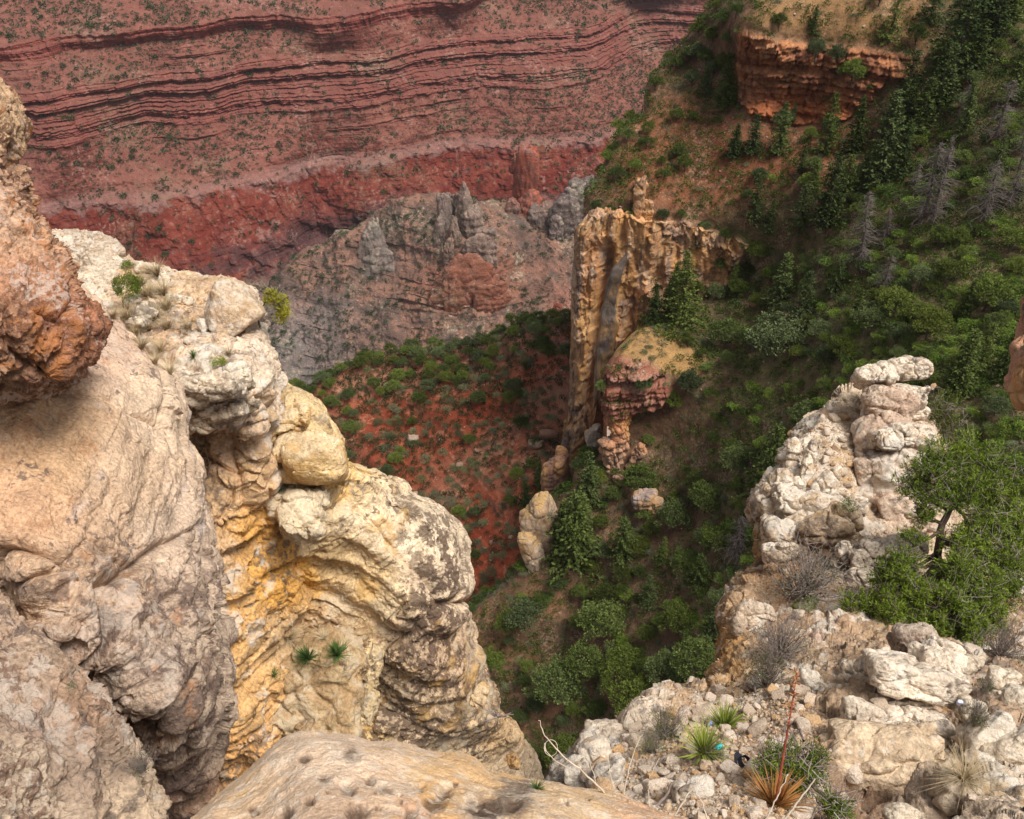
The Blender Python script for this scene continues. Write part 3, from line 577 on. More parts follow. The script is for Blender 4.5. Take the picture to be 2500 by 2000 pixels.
def plain2(ca, cb, sc=1.5, s=0, top=None, tz=.45):
    def f(P, N):
        c = lerp(np.array(ca), np.array(cb), ss(-.3, .3, fbm(P, sc, 5, s, .6))[:, None])
        if top is not None: c = lerp(c, np.array(top), ss(tz, tz + .3, N[:, 2])[:, None])
        return c
    return f
terrlump('rock_bluff', [(1325,1290,266,90,170,.8,14),(1300,1350,264,60,110,.8,18)], plain2((.4,.26,.15), (.5,.38,.28), 4, 3, (.42,.27,.12)), M_fin, 'smooth pale bluff above the red gully, left of the tall dark pines', 'rock bluff', .8, 6, 3, .0, .4, 5)
terrlump('boulder', [(1355,1170,290,70,120,.8,0),(1370,1130,292,40,80,.8,0)], plain2((.26,.13,.09), (.36,.2,.14), 4, 4), M_fin, 'big brown-red boulder leaning at the foot of the orange cliff', 'boulder', .8, 5, 3, .1, .5, 4)
terrlump('boulder', [(1572,1218,258,66,50,.9,-8),(1600,1232,257,40,40,.9,0)], plain2((.22,.17,.15), (.36,.28,.25), 3, 5), M_fin, 'flat grey-brown boulder among shrubs below the rock spine', 'boulder', .5, 3, 1, .1, .4, 3)
terrlump('boulder', [(1452,1075,285,44,80,.8,8)], plain2((.42,.33,.26), (.5,.42,.35), 3, 6), M_fin, 'pale boulder wedged between the orange cliff and the rock spine', 'boulder', .5, 3, 1, .1, .4, 3)
terrlump('side_cliff', [(2555,700,126,100,330,1,0),(2556,880,124,120,200,1,0),(2545,940,124,120,160,.9,0)], plain2((.48,.24,.15), (.5,.32,.2), 4, 8), M_fin, 'orange rock face cut off by the right edge of the picture', 'cliff', .8, 5, 2, .2, .5, 4, s0=9)
terrlump('rock_ledge', [(1478,840,262,30,40,.9,0),(1565,470,283,20,70,.9,0),(1570,500,281,24,60,.9,0)], plain2((.45,.25,.14), (.5,.36,.24), 2, 9), M_fin, 'small orange turret on the rim of the orange cliff', 'rock turret', .3, 2, 1, .25, .2, 2) if False else None
terrlump('rock_turret', [(1560,500,277,30,120,.9,0),(1566,452,278,32,26,.9,0),(1578,520,279,30,60,.9,0)], plain2((.45,.22,.1), (.5,.33,.2), 2, 9), M_fin, 'small orange turret rising from the rim of the orange cliff', 'rock turret', .5, 2, 1.6, .08, .2, 2)
# ---------------------------------------------------------------- near rocks
def rockd(scale, lump_, crack, csc, fine, s=0, bedp=0, beda=0, tilt=(0, 0), pits=0, psc=.1, csg=.06, cst=(1.3, 1.2, .8), joint=.1):
    def f(P, N, U, V):
        d = lump_ * fbm(P, scale, 3, s) + lump_ * .45 * fbm(P, scale * .35, 4, s + 1, kind=1)
        if crack:
            q = P + .3 * csc * np.stack([fbm(P, csc * .7, 3, s + 2), fbm(P, csc * .7, 3, s + 3), fbm(P, csc * .7, 3, s + 4)], 1)
            f1, f2, idd = worley(q, csc, s + 5, st=(1.5, 1.2, .8)); m = ss(-.25, .2, fbm(P, csc * 3.2, 2, s + 9)); d = d - crack * m * np.exp(-(f2 - f1) * 13) + crack * .5 * m * (idd - .5)
        if beda:
            zz = P[:, 2] + tilt[0] * P[:, 0] + tilt[1] * P[:, 1] + bedp * .35 * fbm(P, bedp * 5, 3, s + 6); d = d + beda * (bed(zz, bedp, s + 7, 3) + .5 * bed(zz, bedp * .4, s + 8, 3))
        if pits:
            f1, f2, idd = worley(P + .3 * psc * fbm(P, psc, 2, s + 11)[:, None], psc, s + 10); d = d - pits * (idd > .35) * (1 - ss(.1, .42, f1)) * ss(-.1, .2, fbm(P, psc * 7, 2, s + 12))
        if joint:
            q = P + .25 * fbm(P, csc * 3, 3, s + 31)[:, None]; f1, f2, _ = worley(q, csc * 3.6, s + 30, st=(1.2, 1.2, 1)); d = d - joint * np.exp(-(f2 - f1) * 42) * ss(-.35, 0, fbm(P, csc * 5, 2, s + 33))
        if csg: d = d + csg * chips(P, csc * 1.3, s + 15, cst)
        d = d + fine * fbm(P, scale * .07, 5, s + 13, .62)
        return P + N * d[:, None]
    return f
def near_col(pts, s=0, sc=1.0, var=.16, extra=None):
    def f(P, N, U, V):
        w1 = fbm(P, sc, 4, s + 20, .6); w2 = fbm(P, sc, 4, s + 21, .6)
        c = idw(pts, U + 70 * w1, V + 70 * w2, 4.0) * np.array([1.17, 1.06, .94]); c = c * (1 + var * 2 * fbm(P, sc * .3, 4, s + 22, .6)[:, None])
        if extra: c = extra(c, P, N, U, V)
        return c
    return f
M_pale = rockmat('pale_limestone', fine=.025, var=.4, layers=[((.17, .12, .1), .07, .6, .68, 1.1, .8, (1, 1, 1)), ((.6, .5, .42), .12, .58, .7, 1.2, .5, (1, 1, 1)), ((.42, .2, .09), .16, .63, .72, 1.5, .5, (1, 1, 1))],
    bumps=[(.12, .04, (1, 1, 1)), (.03, .012, (1, 1, 1))])
M_crust = rockmat('reddish_crust', fine=.035, var=.5, layers=[((.13, .06, .04), .06, .54, .64, .8, .8, (1, 1, 1)), ((.62, .48, .4), .045, .57, .66, .6, .7, (1, 1, 1)), ((.5, .2, .07), .12, .58, .68, .7, .7, (1, 1, 1))],
    bumps=[(.07, .05, (1, 1, 1)), (.025, .02, (1, 1, 1))])
M_grey = rockmat('grey_limestone', fine=.03, var=.4, layers=[((.13, .1, .085), .09, .53, .64, .9, .8, (1, 1, 1)), ((.55, .47, .4), .1, .56, .68, .8, .6, (1, 1, 1)), ((.22, .13, .09), .045, .6, .67, .6, .8, (1, 1, 1))],
    bumps=[(.1, .06, (1, 1, 1)), (.03, .018, (1, 1, 1))])
M_yel = rockmat('yellow_limestone', fine=.04, var=.4, layers=[((.11, .07, .05), .1, .575, .635, 2.2, .85, (1, 1, 1)), ((.6, .5, .36), .2, .56, .7, 2.0, .6, (1, 1, 1)), ((.5, .28, .07), .4, .58, .72, 2.5, .6, (1, 1, 1))],
    bumps=[(.2, .06, (1, 1, 1)), (.06, .02, (1, 1, 1))])
M_white = rockmat('white_limestone', fine=.04, var=.42, layers=[((.14, .11, .09), .09, .545, .66, 1.4, .75, (1, 1, 1)), ((.42, .27, .13), .15, .6, .7, 1.5, .6, (1, 1, 1)), ((.7, .64, .56), .25, .52, .66, 1.6, .6, (1, 1, 1))],
    bumps=[(.12, .05, (1, 1, 1)), (.035, .018, (1, 1, 1))], specks=[((.66, .58, .48), .09, .52, .6)])
# left, massive pale bluff
B2 = [(535,88),(583,117),(640,150),(696,186),(742,234),(775,259),(834,305),(876,359),(921,421),(967,442),(1038,455),(1126,488),(1220,497),(1320,520),(1400,533),(1480,540),(1640,545),(1720,540),(1800,525),(1850,520),(1990,505),(2080,495)]
t2 = tps([(0,560,9.5),(120,590,10.2),(200,720,9.8),(0,900,7.6),(250,900,8.4),(400,920,9.0),(0,1150,6.9),(250,1150,7.4),(430,1150,8.4),(0,1400,6.7),(250,1400,7.0),(480,1400,8.2),(100,1600,6.9),(300,1600,6.8),(500,1650,7.8),(400,1750,7.0),(300,1830,8.2),(450,1850,8.4),(400,2000,9.6),(200,1750,8.4),(0,1560,7.6),(100,1750,8.8),(0,1900,9.2),(250,2000,10)])
PA = [(0,1000,(.5,.34,.22)),(150,1100,(.5,.35,.23)),(60,1250,(.52,.35,.24)),(300,1150,(.5,.39,.3)),(380,1000,(.56,.46,.37)),(250,850,(.55,.42,.34)),(430,1300,(.5,.41,.34)),(200,1400,(.47,.35,.26)),(60,1400,(.5,.37,.27)),(350,1600,(.42,.34,.28)),(480,1600,(.45,.37,.3)),(150,1600,(.4,.3,.24)),(430,1800,(.4,.33,.27)),(440,1900,(.26,.17,.12)),(300,1900,(.2,.14,.1)),(160,680,(.56,.45,.37)),(100,590,(.5,.38,.3))]
def ex2(c, P, N, U, V):
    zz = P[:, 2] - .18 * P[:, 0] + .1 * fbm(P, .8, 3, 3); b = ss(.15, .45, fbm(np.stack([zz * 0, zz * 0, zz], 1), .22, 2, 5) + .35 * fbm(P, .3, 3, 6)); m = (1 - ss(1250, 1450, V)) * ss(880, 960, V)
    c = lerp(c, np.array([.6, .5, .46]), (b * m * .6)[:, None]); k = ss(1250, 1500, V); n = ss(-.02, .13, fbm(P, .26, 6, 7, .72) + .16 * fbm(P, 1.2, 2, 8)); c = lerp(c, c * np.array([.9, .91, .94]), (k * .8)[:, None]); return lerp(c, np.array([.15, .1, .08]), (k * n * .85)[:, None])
f2a = rockd(2.4, .14, .05, .7, .03, 1, .3, .03, (-.18, 0), .02, .07, csg=.05, cst=(1.8, 1.4, .8), joint=.12); f2b = rockd(1.7, .16, .1, .55, .045, 5, .35, .035, (-.5, 0), .04, .08, csg=.1, cst=(1.2, 1.2, 1), joint=.2)
def d2(P, N, U, V):
    m = ss(1230, 1420, V + 60 * fbm(P, 1.0, 3, 12))[:, None]; return f2a(P, N, U, V) * (1 - m) + f2b(P, N, U, V) * m
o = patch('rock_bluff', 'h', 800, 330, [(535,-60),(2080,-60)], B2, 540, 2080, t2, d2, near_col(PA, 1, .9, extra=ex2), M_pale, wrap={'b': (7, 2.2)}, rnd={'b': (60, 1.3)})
props(o, 'massive smooth pinkish limestone bluff filling the left of the picture', 'rock bluff')
B1 = [(225,-40),(263,2),(290,22),(313,38),(346,38),(397,26),(430,36),(459,46),(538,70),(596,113),(667,159),(734,184),(792,209),(834,204),(896,167),(925,125),(945,60),(955,-30)]
t1 = tps([(0,280,7.4),(0,500,6.9),(60,600,6.9),(0,750,6.1),(150,800,6.4),(0,900,6.3),(100,900,6.5),(-60,600,6.6)])
CA = [(0,350,(.42,.3,.2)),(0,450,(.46,.31,.23)),(60,560,(.46,.27,.17)),(0,560,(.5,.36,.27)),(50,700,(.36,.2,.13)),(150,780,(.33,.16,.1)),(0,800,(.36,.21,.14)),(60,880,(.27,.16,.11)),(0,930,(.3,.2,.14)),(30,610,(.48,.33,.24))]
o = patch('rock_outcrop', 'h', 360, 150, [(225,-70),(955,-70)], B1, 225, 955, t1, rockd(1.2, .16, .05, .25, .04, 14, 0, 0, (0, 0), .04, .05, csg=.07), near_col(CA, 3, .4, .25), M_crust, wrap={'b': (4, 1.2), '1': (1.5, .8), '0': (3, 1)}, rnd={'b': (55, 1.2), '1': (45, .8)})
props(o, 'rough reddish-brown crusty outcrop overhanging at the upper left edge', 'rock outcrop')
B3 = [(1462,-30),(1480,0),(1510,32),(1530,55),(1590,108),(1650,150),(1720,190),(1790,245),(1870,310),(1950,350),(2000,372),(2080,400)]
t3 = tps([(0,1490,6.1),(60,1560,5.8),(0,1700,5.2),(200,1760,5.6),(100,1900,4.9),(0,2050,4.6),(300,1950,5.5),(370,2020,5.6)])
PB = [(0,1550,(.4,.31,.25)),(80,1650,(.38,.3,.24)),(100,1800,(.27,.21,.18)),(200,1900,(.3,.24,.2)),(50,1950,(.42,.36,.3)),(320,1960,(.46,.38,.3)),(150,1750,(.34,.24,.18))]
o = patch('rock_outcrop', 'h', 340, 230, [(1462,-70),(2080,-70)], B3, 1462, 2080, t3, rockd(.9, .14, .05, .4, .03, 25, .22, .05, (.7, .2), .03, .06, csg=.07), near_col(PB, 4, .5, .2), M_grey, wrap={'b': (4, 1.5), '0': (3, 1)}, rnd={'b': (50, .9)})
props(o, 'grey weathered rock in the bottom left corner, split off by a dark crack', 'rock outcrop')
# ledge with grass and the cliff below it
B4 = [(570,205),(580,262),(590,285),(610,297),(640,303),(655,345),(668,420),(686,480),(692,560),(705,600),(735,625),(780,640),(850,656),(890,672),(930,674),(990,662),(1040,652),(1100,660),(1300,720),(1600,740),(2080,740)]
t4 = tps([(200,585,15),(120,600,15),(290,640,14.4),(450,690,14),(600,740,13.4),(300,800,12.6),(450,900,11.7),(560,950,11.3),(660,900,12),(200,750,13),(440,960,11.4),(520,975,11.3),(640,980,11.9),(520,1065,12.3),(600,1040,12.0),(620,1100,12.3),(480,1120,12.4),(600,1250,12.4),(500,1300,12.2),(600,1500,13.1),(520,1600,12.6),(680,1600,14),(600,1900,14.1),(500,1900,13.5),(700,1900,14.6),(680,1300,13.3),(100,1000,14),(100,1900,16),(500,2050,15)])
PC = [(130,590,(.55,.48,.4)),(200,600,(.4,.34,.28)),(240,680,(.6,.55,.48)),(330,700,(.45,.33,.22)),(400,700,(.55,.47,.38)),(480,720,(.5,.38,.27)),(420,800,(.5,.36,.25)),(350,830,(.4,.29,.2)),(600,800,(.58,.5,.43)),(560,870,(.55,.46,.38)),(480,930,(.58,.52,.45)),(640,920,(.58,.51,.43)),(640,1000,(.54,.42,.32)),(560,1080,(.5,.38,.28)),(490,1090,(.24,.16,.11)),(520,1200,(.46,.33,.21)),(600,1150,(.52,.37,.23)),(620,1300,(.56,.33,.11)),(540,1350,(.5,.36,.23)),(650,1400,(.56,.32,.09)),(560,1500,(.54,.34,.14)),(600,1700,(.56,.37,.18)),(560,1850,(.56,.33,.14)),(520,1950,(.42,.27,.16)),(680,1550,(.45,.33,.2))]
f4a = rockd(1.6, .12, .07, .5, .04, 33, .25, .04, (0, 0), 0, csg=.06); f4b = rockd(2.4, .25, .1, .8, .05, 36, .45, .08, (.5, 0), 0, csg=.16, cst=(1.2, 1.2, .9))
def d4(P, N, U, V):
    m = ss(950, 1010, V)[:, None]; return f4a(P, N, U, V) * (1 - m) + f4b(P, N, U, V) * m
o = patch('rock_ledge', 'h', 760, 300, [(570,70),(2080,70)], B4, 571, 2080, t4, d4, near_col(PC, 5, 1.2, .2), M_white, wrap={'b': (6, 2), '0': (5, 2)}, rnd={'b': (34, 1.2), '0': (20, 1.0)})
props(o, 'tan cliff topped by a white ledge with grass tufts, behind the pinkish bluff', 'rock ledge'); LEDGE = o
def warm(f):
    return lambda P, N: f(P, N) * np.array([1.1, 1.02, .92])
def near_lumps(name, parts, colf, mat, label, cat, amp, sc, crack=.05, csc=.4, sub=6, s0=0, group=None, planes=12, beda=0, bedp=.2, parent=None, lo=.72, p=12):
    Ps = []
    for i, q in enumerate(parts):
        V, F = lump(500 + i + s0, *q, sub=sub, planes=planes, p=p, rough=.09, rsc=.5, lo=lo); V = rdisp(V, F, amp * .6, sc, i + s0, crack, csc, amp * 1.5)
        V = rdisp(V, F, amp * .3, sc * .2, i + s0 + 7)
        if beda:
            b = bed(V[:, 2] + .3 * bedp * fbm(V, sc * 2, 3, 5), bedp, 7 + s0, 3)[:, None]; c0 = V.mean(0); V = V + (V - c0) / np.linalg.norm((V - c0) * [1, 1, 0] + 1e-6, axis=1)[:, None] * [1, 1, 0] * beda * b
        Ps.append((V, F))
    V, F = join(Ps); N = np.zeros_like(V); fn = np.cross(V[F[:, 1]] - V[F[:, 0]], V[F[:, 2]] - V[F[:, 0]])
    for k in range(3): np.add.at(N, F[:, k], fn)
    N /= np.linalg.norm(N, axis=1)[:, None] + 1e-12
    o = mesh_obj(name, V, F, mat, warm(colf)(V, N), loc=(V[:, 0].mean(), V[:, 1].mean(), V[:, 2].min()), parent=parent)
    if label: props(o, label, cat, group)
    TERR[o.name + '#'] = o; return o
WH = plain2((.46,.4,.33), (.62,.56,.48), .5, 11); TANL = plain2((.46,.35,.24), (.56,.46,.34), .6, 12); YEL = plain2((.54,.37,.17), (.64,.49,.29), .7, 13, (.58,.47,.32), .3)
near_lumps('boulder', [(560,758,12.6,138,138,.8,38)], plain2((.46,.37,.29), (.54,.45,.36), .5, 14), M_white, 'big squarish beige boulder perched on the right end of the white ledge', 'boulder', .03, .5, .02, .6, s0=40, planes=8, lo=.6)
near_lumps('rock_slab', [(512,945,11.1,165,66,.8,7),(470,965,11.1,90,50,.8,4),(570,925,11.3,80,60,.8,10)], WH, M_white, 'white pitted slab on the front lip of the grassy ledge', 'rock slab', .05, .3, .04, .3, s0=44)
near_lumps('rock_slab', [(530,1012,11.5,165,60,.8,16),(490,1030,11.5,80,50,.8,0),(590,990,11.7,90,60,.8,20)], plain2((.46,.37,.28), (.58,.5,.4), .4, 15), M_white, 'lichen-stained slab jutting out just under the lip of the white ledge', 'rock slab', .04, .4, .03, .5, s0=47)
for i, (u, v, w_, h_, lab) in enumerate([(355,655,50,30,'flat'),(402,685,28,38,'upright'),(428,735,46,32,'low'),(462,738,26,22,'small round'),(352,765,60,50,'blocky'),(365,748,44,24,'thin'),(455,805,30,34,'grey'),(475,835,44,26,'split'),(322,738,34,26,'little'),(486,855,36,20,'wedge'),(330,788,70,28,'long'),(497,798,34,40,'tall')]):
    t = float(t4(np.array([u]), np.array([v]))[0]) - .12
    near_lumps('stone', [(u, v, t, w_, h_, .9, -8 + 5 * (i % 4))], plain2((.52,.46,.38), (.64,.58,.5), .3, 16 + i), M_white, None, None, .02, .2, .02, .2, sub=4, s0=60 + i)
    o = C.objects[-1]; props(o, [f'{lab} white stone at the upper edge of the ledge, {"beside the green bush" if u < 380 else "right of the grass tufts"}' if v < 760 else f'{lab} white stone lying among grass tufts on the ledge, {"left side" if u < 400 else "toward the big boulder"}'][0], 'stone', 'white stones on the grassy ledge')
# yellow mass
B6 = [(940,655),(946,672),(971,709),(992,751),(1038,793),(1076,825),(1117,836),(1143,850),(1168,905),(1184,959),(1218,992),(1238,1046),(1268,1084),(1293,1105),(1322,1117),(1368,1119),(1434,1142),(1489,1149),(1572,1155),(1635,1163),(1697,1180),(1735,1195),(1752,1205),(1765,1235),(1785,1263),(1827,1297),(1864,1309),(1900,1312),(2080,1330)]
A6 = [(940,630),(1000,600),(1050,590),(1100,600),(1200,620),(1300,640),(1400,650),(1500,640),(1600,640),(1700,640),(2080,620)]
t6 = tps([(650,960,13.6),(700,975,13.6),(800,1080,13.4),(640,1060,13.4),(700,1100,13),(620,1180,13.4),(850,1180,13.8),(750,1250,13.2),(650,1300,13.5),(950,1250,14.2),(900,1350,14),(780,1400,14.3),(660,1450,14.0),(1000,1500,14.3),(900,1500,14.6),(1100,1350,15.2),(1140,1600,16),(1050,1650,15.3),(900,1700,15.6),(750,1600,14.8),(640,1600,14.5),(700,1780,15),(850,1850,15.8),(1000,1850,16.2),(1150,1800,17.2),(1250,1850,18.6),(1300,1900,18.8),(1000,2050,16.6),(1300,2060,19),(640,1900,15)])
PY = [(700,960,(.5,.4,.26)),(760,1020,(.54,.43,.26)),(680,1140,(.5,.36,.2)),(640,1060,(.5,.38,.25)),(800,1180,(.62,.42,.15)),(720,1260,(.58,.5,.37)),(850,1250,(.58,.5,.37)),(700,1400,(.58,.35,.1)),(800,1350,(.5,.38,.22)),(900,1400,(.58,.45,.27)),(880,1500,(.56,.45,.3)),(950,1300,(.6,.52,.4)),(1020,1300,(.6,.53,.43)),(1050,1420,(.5,.42,.33)),(1000,1550,(.42,.33,.25)),(950,1480,(.58,.49,.34)),(1100,1400,(.54,.47,.38)),(1100,1600,(.44,.34,.25)),(930,1640,(.5,.4,.28)),(760,1560,(.36,.26,.16)),(700,1620,(.34,.25,.15)),(860,1600,(.44,.33,.2)),(960,1750,(.44,.36,.27)),(920,1820,(.56,.42,.22)),(1050,1800,(.42,.34,.25)),(1200,1800,(.5,.38,.24)),(1280,1870,(.5,.42,.32)),(1150,1900,(.5,.42,.31))]
def ex6(c, P, N, U, V):
    # dark lichen crust, strongest on the right-hand shoulder
    m = polymask([(960,1180),(1120,1290),(1160,1600),(1190,1720),(1100,1760),(960,1640),(980,1450),(1010,1330),(930,1230)], U, V, 60)
    n = ss(.0, .07, fbm(P, .24, 6, 130, .74) + .26 * m - .17); return lerp(c, np.array([.11, .07, .05]), (n * (.3 + .6 * m))[:, None])
def d6(P, N, U, V):
    a = P @ np.array([.75, .25, .6]); rib = .28 * fbm(np.stack([a, a * 0, P[:, 2] * .25], 1), 2.0, 2, 131, kind=2)
    Q = P + N * (rib * ss(1150, 1350, V))[:, None]; return f6(Q, N, U, V)
f6 = rockd(3.0, .2, .05, 1.2, .05, 40, .5, .05, (.75, .1), .05, .12, csg=.11, cst=(1.2, 1.2, 1), joint=.22)
o = patch('rock_crag', 'h', 720, 420, A6, B6, 940, 2080, t6, d6, near_col(PY, 6, 1.4, .2, ex6), M_yel, wrap={'b': (9, 3), '0': (6, 2)}, rnd={'b': (50, 2.0)})
props(o, 'big yellow and cream crag with dark lichen spots, right of the tan cliff', 'rock crag'); CRAG = o
near_lumps('rock_lobe', [(668,975,13.1,56,64,.9,0),(690,1040,12.9,104,74,.9,0),(652,1055,12.8,50,70,.9,0),(712,1022,12.8,60,46,.9,10)], YEL, M_yel, 'rounded yellow lumps at the top of the crag, under the white ledge', 'rock lobe', .05, .6, .05, .7, s0=80, planes=20, lo=.85)
near_lumps('rock_nose', [(762,1115,12.9,172,120,.9,-14),(715,1095,12.8,90,80,.9,0),(820,1160,13.3,75,60,.9,-20),(745,1150,13.0,120,70,.9,0)], YEL, M_yel, 'smooth round yellow nose of rock hanging over the valley', 'rock nose', .05, .8, .03, 1.2, s0=86, planes=22, lo=.88)
near_lumps('rock_lobe', [(735,1255,12.9,120,110,.8,20),(775,1215,13.0,70,60,.8,0),(720,1290,12.7,70,60,.8,0),(765,1275,12.8,60,70,.8,0),(690,1225,13.0,90,60,.8,0)], plain2((.5,.42,.3), (.6,.53,.42), .7, 17), M_yel, 'cracked cream-coloured knuckle of rock below the round nose', 'rock lobe', .05, .5, .09, .8, s0=92, planes=20, lo=.85)
near_lumps('rock_block', [(775,1660,14.4,235,260,.8,-5),(720,1700,14.3,140,170,.8,0),(830,1600,14.7,120,150,.8,0)], plain2((.36,.26,.15), (.52,.42,.27), .8, 18, (.34,.24,.14), .45), M_yel, 'rough brown-yellow block in the crag hollow with two spiky plants on top', 'rock block', .1, .5, .1, .7, s0=97, planes=16, lo=.82)
near_lumps('rock_block', [(898,1722,14.6,56,100,.8,-20),(905,1640,14.8,50,160,.8,-12)], plain2((.5,.4,.24), (.58,.48,.32), .5, 19), M_yel, 'narrow yellow block wedged right of the rough brown block', 'rock block', .04, .4, .04, .5, s0=103, planes=14)
near_lumps('boulder', [(1254,1860,17.4,30,34,.9,10)], plain2((.5,.3,.13), (.55,.38,.2), .4, 20), M_yel, 'small orange boulder at the foot of the yellow crag', 'boulder', .02, .2, .02, .3, sub=4, s0=107)
near_lumps('rock_block', [(1172,1690,15.7,36,70,.9,-15)], plain2((.46,.34,.2), (.56,.44,.3), .4, 21), M_yel, 'tan block stuck to the right flank of the yellow crag', 'rock block', .04, .3, .04, .5, s0=109)
# front boulder the photographer stands behind
Tg = [(420,2060),(480,2003),(520,1965),(560,1930),(620,1880),(660,1838),(685,1812),(705,1798),(745,1790),(800,1793),(860,1800),(900,1812),(960,1816),(1020,1835),(1080,1846),(1130,1849),(1160,1862),(1180,1884),(1230,1897),(1280,1904),(1350,1914),(1420,1930),(1500,1942),(1560,1965),(1640,1993),(1740,2035)]
t8 = tps([(480,2010,3.0),(560,1940,3.3),(745,1800,3.5),(1000,1840,3.5),(1280,1910,3.6),(1500,1950,3.6),(1700,2020,3.4),(745,1950,3.02),(1000,1980,3.0),(1300,1990,3.12),(700,2100,2.72),(1000,2100,2.68),(1400,2100,2.85),(1700,2100,3.15),(480,2100,2.85)])
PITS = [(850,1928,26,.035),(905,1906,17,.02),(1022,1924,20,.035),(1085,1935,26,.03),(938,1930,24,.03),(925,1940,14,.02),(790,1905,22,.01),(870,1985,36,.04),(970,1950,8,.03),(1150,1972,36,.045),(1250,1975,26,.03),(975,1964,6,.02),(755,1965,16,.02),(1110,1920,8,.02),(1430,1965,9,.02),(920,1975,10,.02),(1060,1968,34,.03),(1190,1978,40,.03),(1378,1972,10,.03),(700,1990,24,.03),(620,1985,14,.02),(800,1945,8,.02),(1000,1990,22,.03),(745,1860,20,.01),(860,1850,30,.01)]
f8 = rockd(.7, .03, 0, .3, .008, 52, csg=.008, joint=0)
def d8(P, N, U, V):
    Q = f8(P, N, U, V); d = 0; rg = fbm(P, .03, 4, 9); wu = 9 * fbm(P, .07, 3, 3); wv = 9 * fbm(P, .07, 3, 4)
    for (pu, pv, r, dp) in PITS:
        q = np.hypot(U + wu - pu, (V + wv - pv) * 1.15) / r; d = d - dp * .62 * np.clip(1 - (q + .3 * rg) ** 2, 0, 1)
    return Q + N * d[:, None]
PG = [(600,1930,(.56,.43,.31)),(750,1820,(.6,.48,.38)),(850,1850,(.6,.49,.4)),(1000,1850,(.6,.48,.38)),(1120,1880,(.58,.41,.24)),(1250,1920,(.58,.41,.23)),(1400,1950,(.56,.42,.27)),(700,1960,(.52,.41,.32)),(850,1980,(.47,.36,.28)),(950,1940,(.54,.42,.32)),(1060,1960,(.55,.36,.17)),(1150,1990,(.4,.33,.28)),(1000,1990,(.48,.33,.24)),(1350,1985,(.56,.44,.31)),(1600,1995,(.52,.36,.25))]
def ex8(c, P, N, U, V):
    n = fbm(P, .09, 5, 140, .6); m = polymask([(1225,1915),(1290,1905),(1310,1925),(1290,1975),(1270,2000),(1200,2010),(1150,2000),(1140,1960),(1200,1955)], U + 30 * n, V + 30 * n, 10); c = lerp(c, np.array([.12, .11, .11]), (m * .75)[:, None])
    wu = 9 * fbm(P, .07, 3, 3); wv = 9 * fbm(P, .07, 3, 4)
    for (pu, pv, r, dp) in PITS: c = lerp(c, np.array([.12, .075, .05]), (.85 * (1 - ss(.35, 1.0, np.hypot(U + wu - pu, (V + wv - pv) * 1.15) / r + .3 * n)))[:, None])  # pit hollows coloured dark: grime, plus shade painted in so they read as deep
    web = 1 - ss(.02, .12, np.abs(fbm(P, .16, 3, 141))); return lerp(c, np.array([.66, .56, .45]), (web * .45)[:, None])
M_front = rockmat('front_rock', fine=.01, var=.26, layers=[((.32, .2, .13), .05, .58, .7, .3, .5, (1, 1, 1)), ((.68, .58, .48), .03, .6, .7, .2, .5, (1, 1, 1)), ((.55, .33, .12), .09, .6, .72, .4, .5, (1, 1, 1))], bumps=[(.04, .012, (1, 1, 1)), (.01, .003, (1, 1, 1))])
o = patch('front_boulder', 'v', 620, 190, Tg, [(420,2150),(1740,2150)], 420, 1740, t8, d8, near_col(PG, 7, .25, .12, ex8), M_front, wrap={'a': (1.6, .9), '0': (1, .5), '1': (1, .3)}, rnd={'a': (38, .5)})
props(o, 'smooth peach-coloured boulder with weathered pits across the bottom edge', 'boulder')
# right: crag with hoodoo, gravel saddle, outcrops
AR = [(950,2109),(959,2059),(988,2045),(1017,2000),(1055,1955),(1084,1930),(1117,1909),(1142,1903),(1159,1884),(1180,1873),(1226,1846),(1247,1846),(1272,1862),(1297,1859),(1322,1862),(1343,1842),(1363,1848),(1401,1825),(1450,1800),(1497,1775),(1535,1784),(1572,1779),(1618,1763),(1668,1738),(1693,1713),(1702,1633),(1714,1600),(1743,1556),(1772,1535),(1802,1530),(1818,1472),(1839,1439),(1860,1430),(1877,1384),(1898,1376),(1925,1376),(2080,1340)]
BR = [(950,2180),(1000,2240),(1100,2290),(1300,2380),(1400,2480),(1500,2560),(2080,2600)]
tr = tps([(2059,965,17.6),(2150,980,18),(2250,1050,18),(2000,1050,16.6),(2050,1100,16),(1900,1150,16.2),(2000,1200,15.2),(1850,1250,15.8),(2100,1250,15.4),(2250,1200,17),(1870,1350,15.2),(2000,1330,14.7),(2000,1420,14),(2150,1400,14),(2300,1350,16),(1800,1480,13.4),(1780,1540,12.8),(1900,1520,12.4),(2100,1550,11.8),(2300,1500,13.5),(2500,1500,15),(1740,1680,10.6),(1870,1650,10),(1600,1720,9.4),(1700,1760,8.7),(1850,1800,8),(1980,1700,9),(1400,1885,7.8),(1480,1830,8.4),(1500,1920,7.2),(1700,1950,6.3),(1900,1900,6.7),(2150,1700,8.8),(2250,1850,8.2),(2100,1960,7.4),(2350,1800,8.6),(2450,1700,9.4),(2450,1950,6.8),(1900,2050,5.4),(2200,2060,6.2),(1500,2060,5.6),(2550,2060,6)])
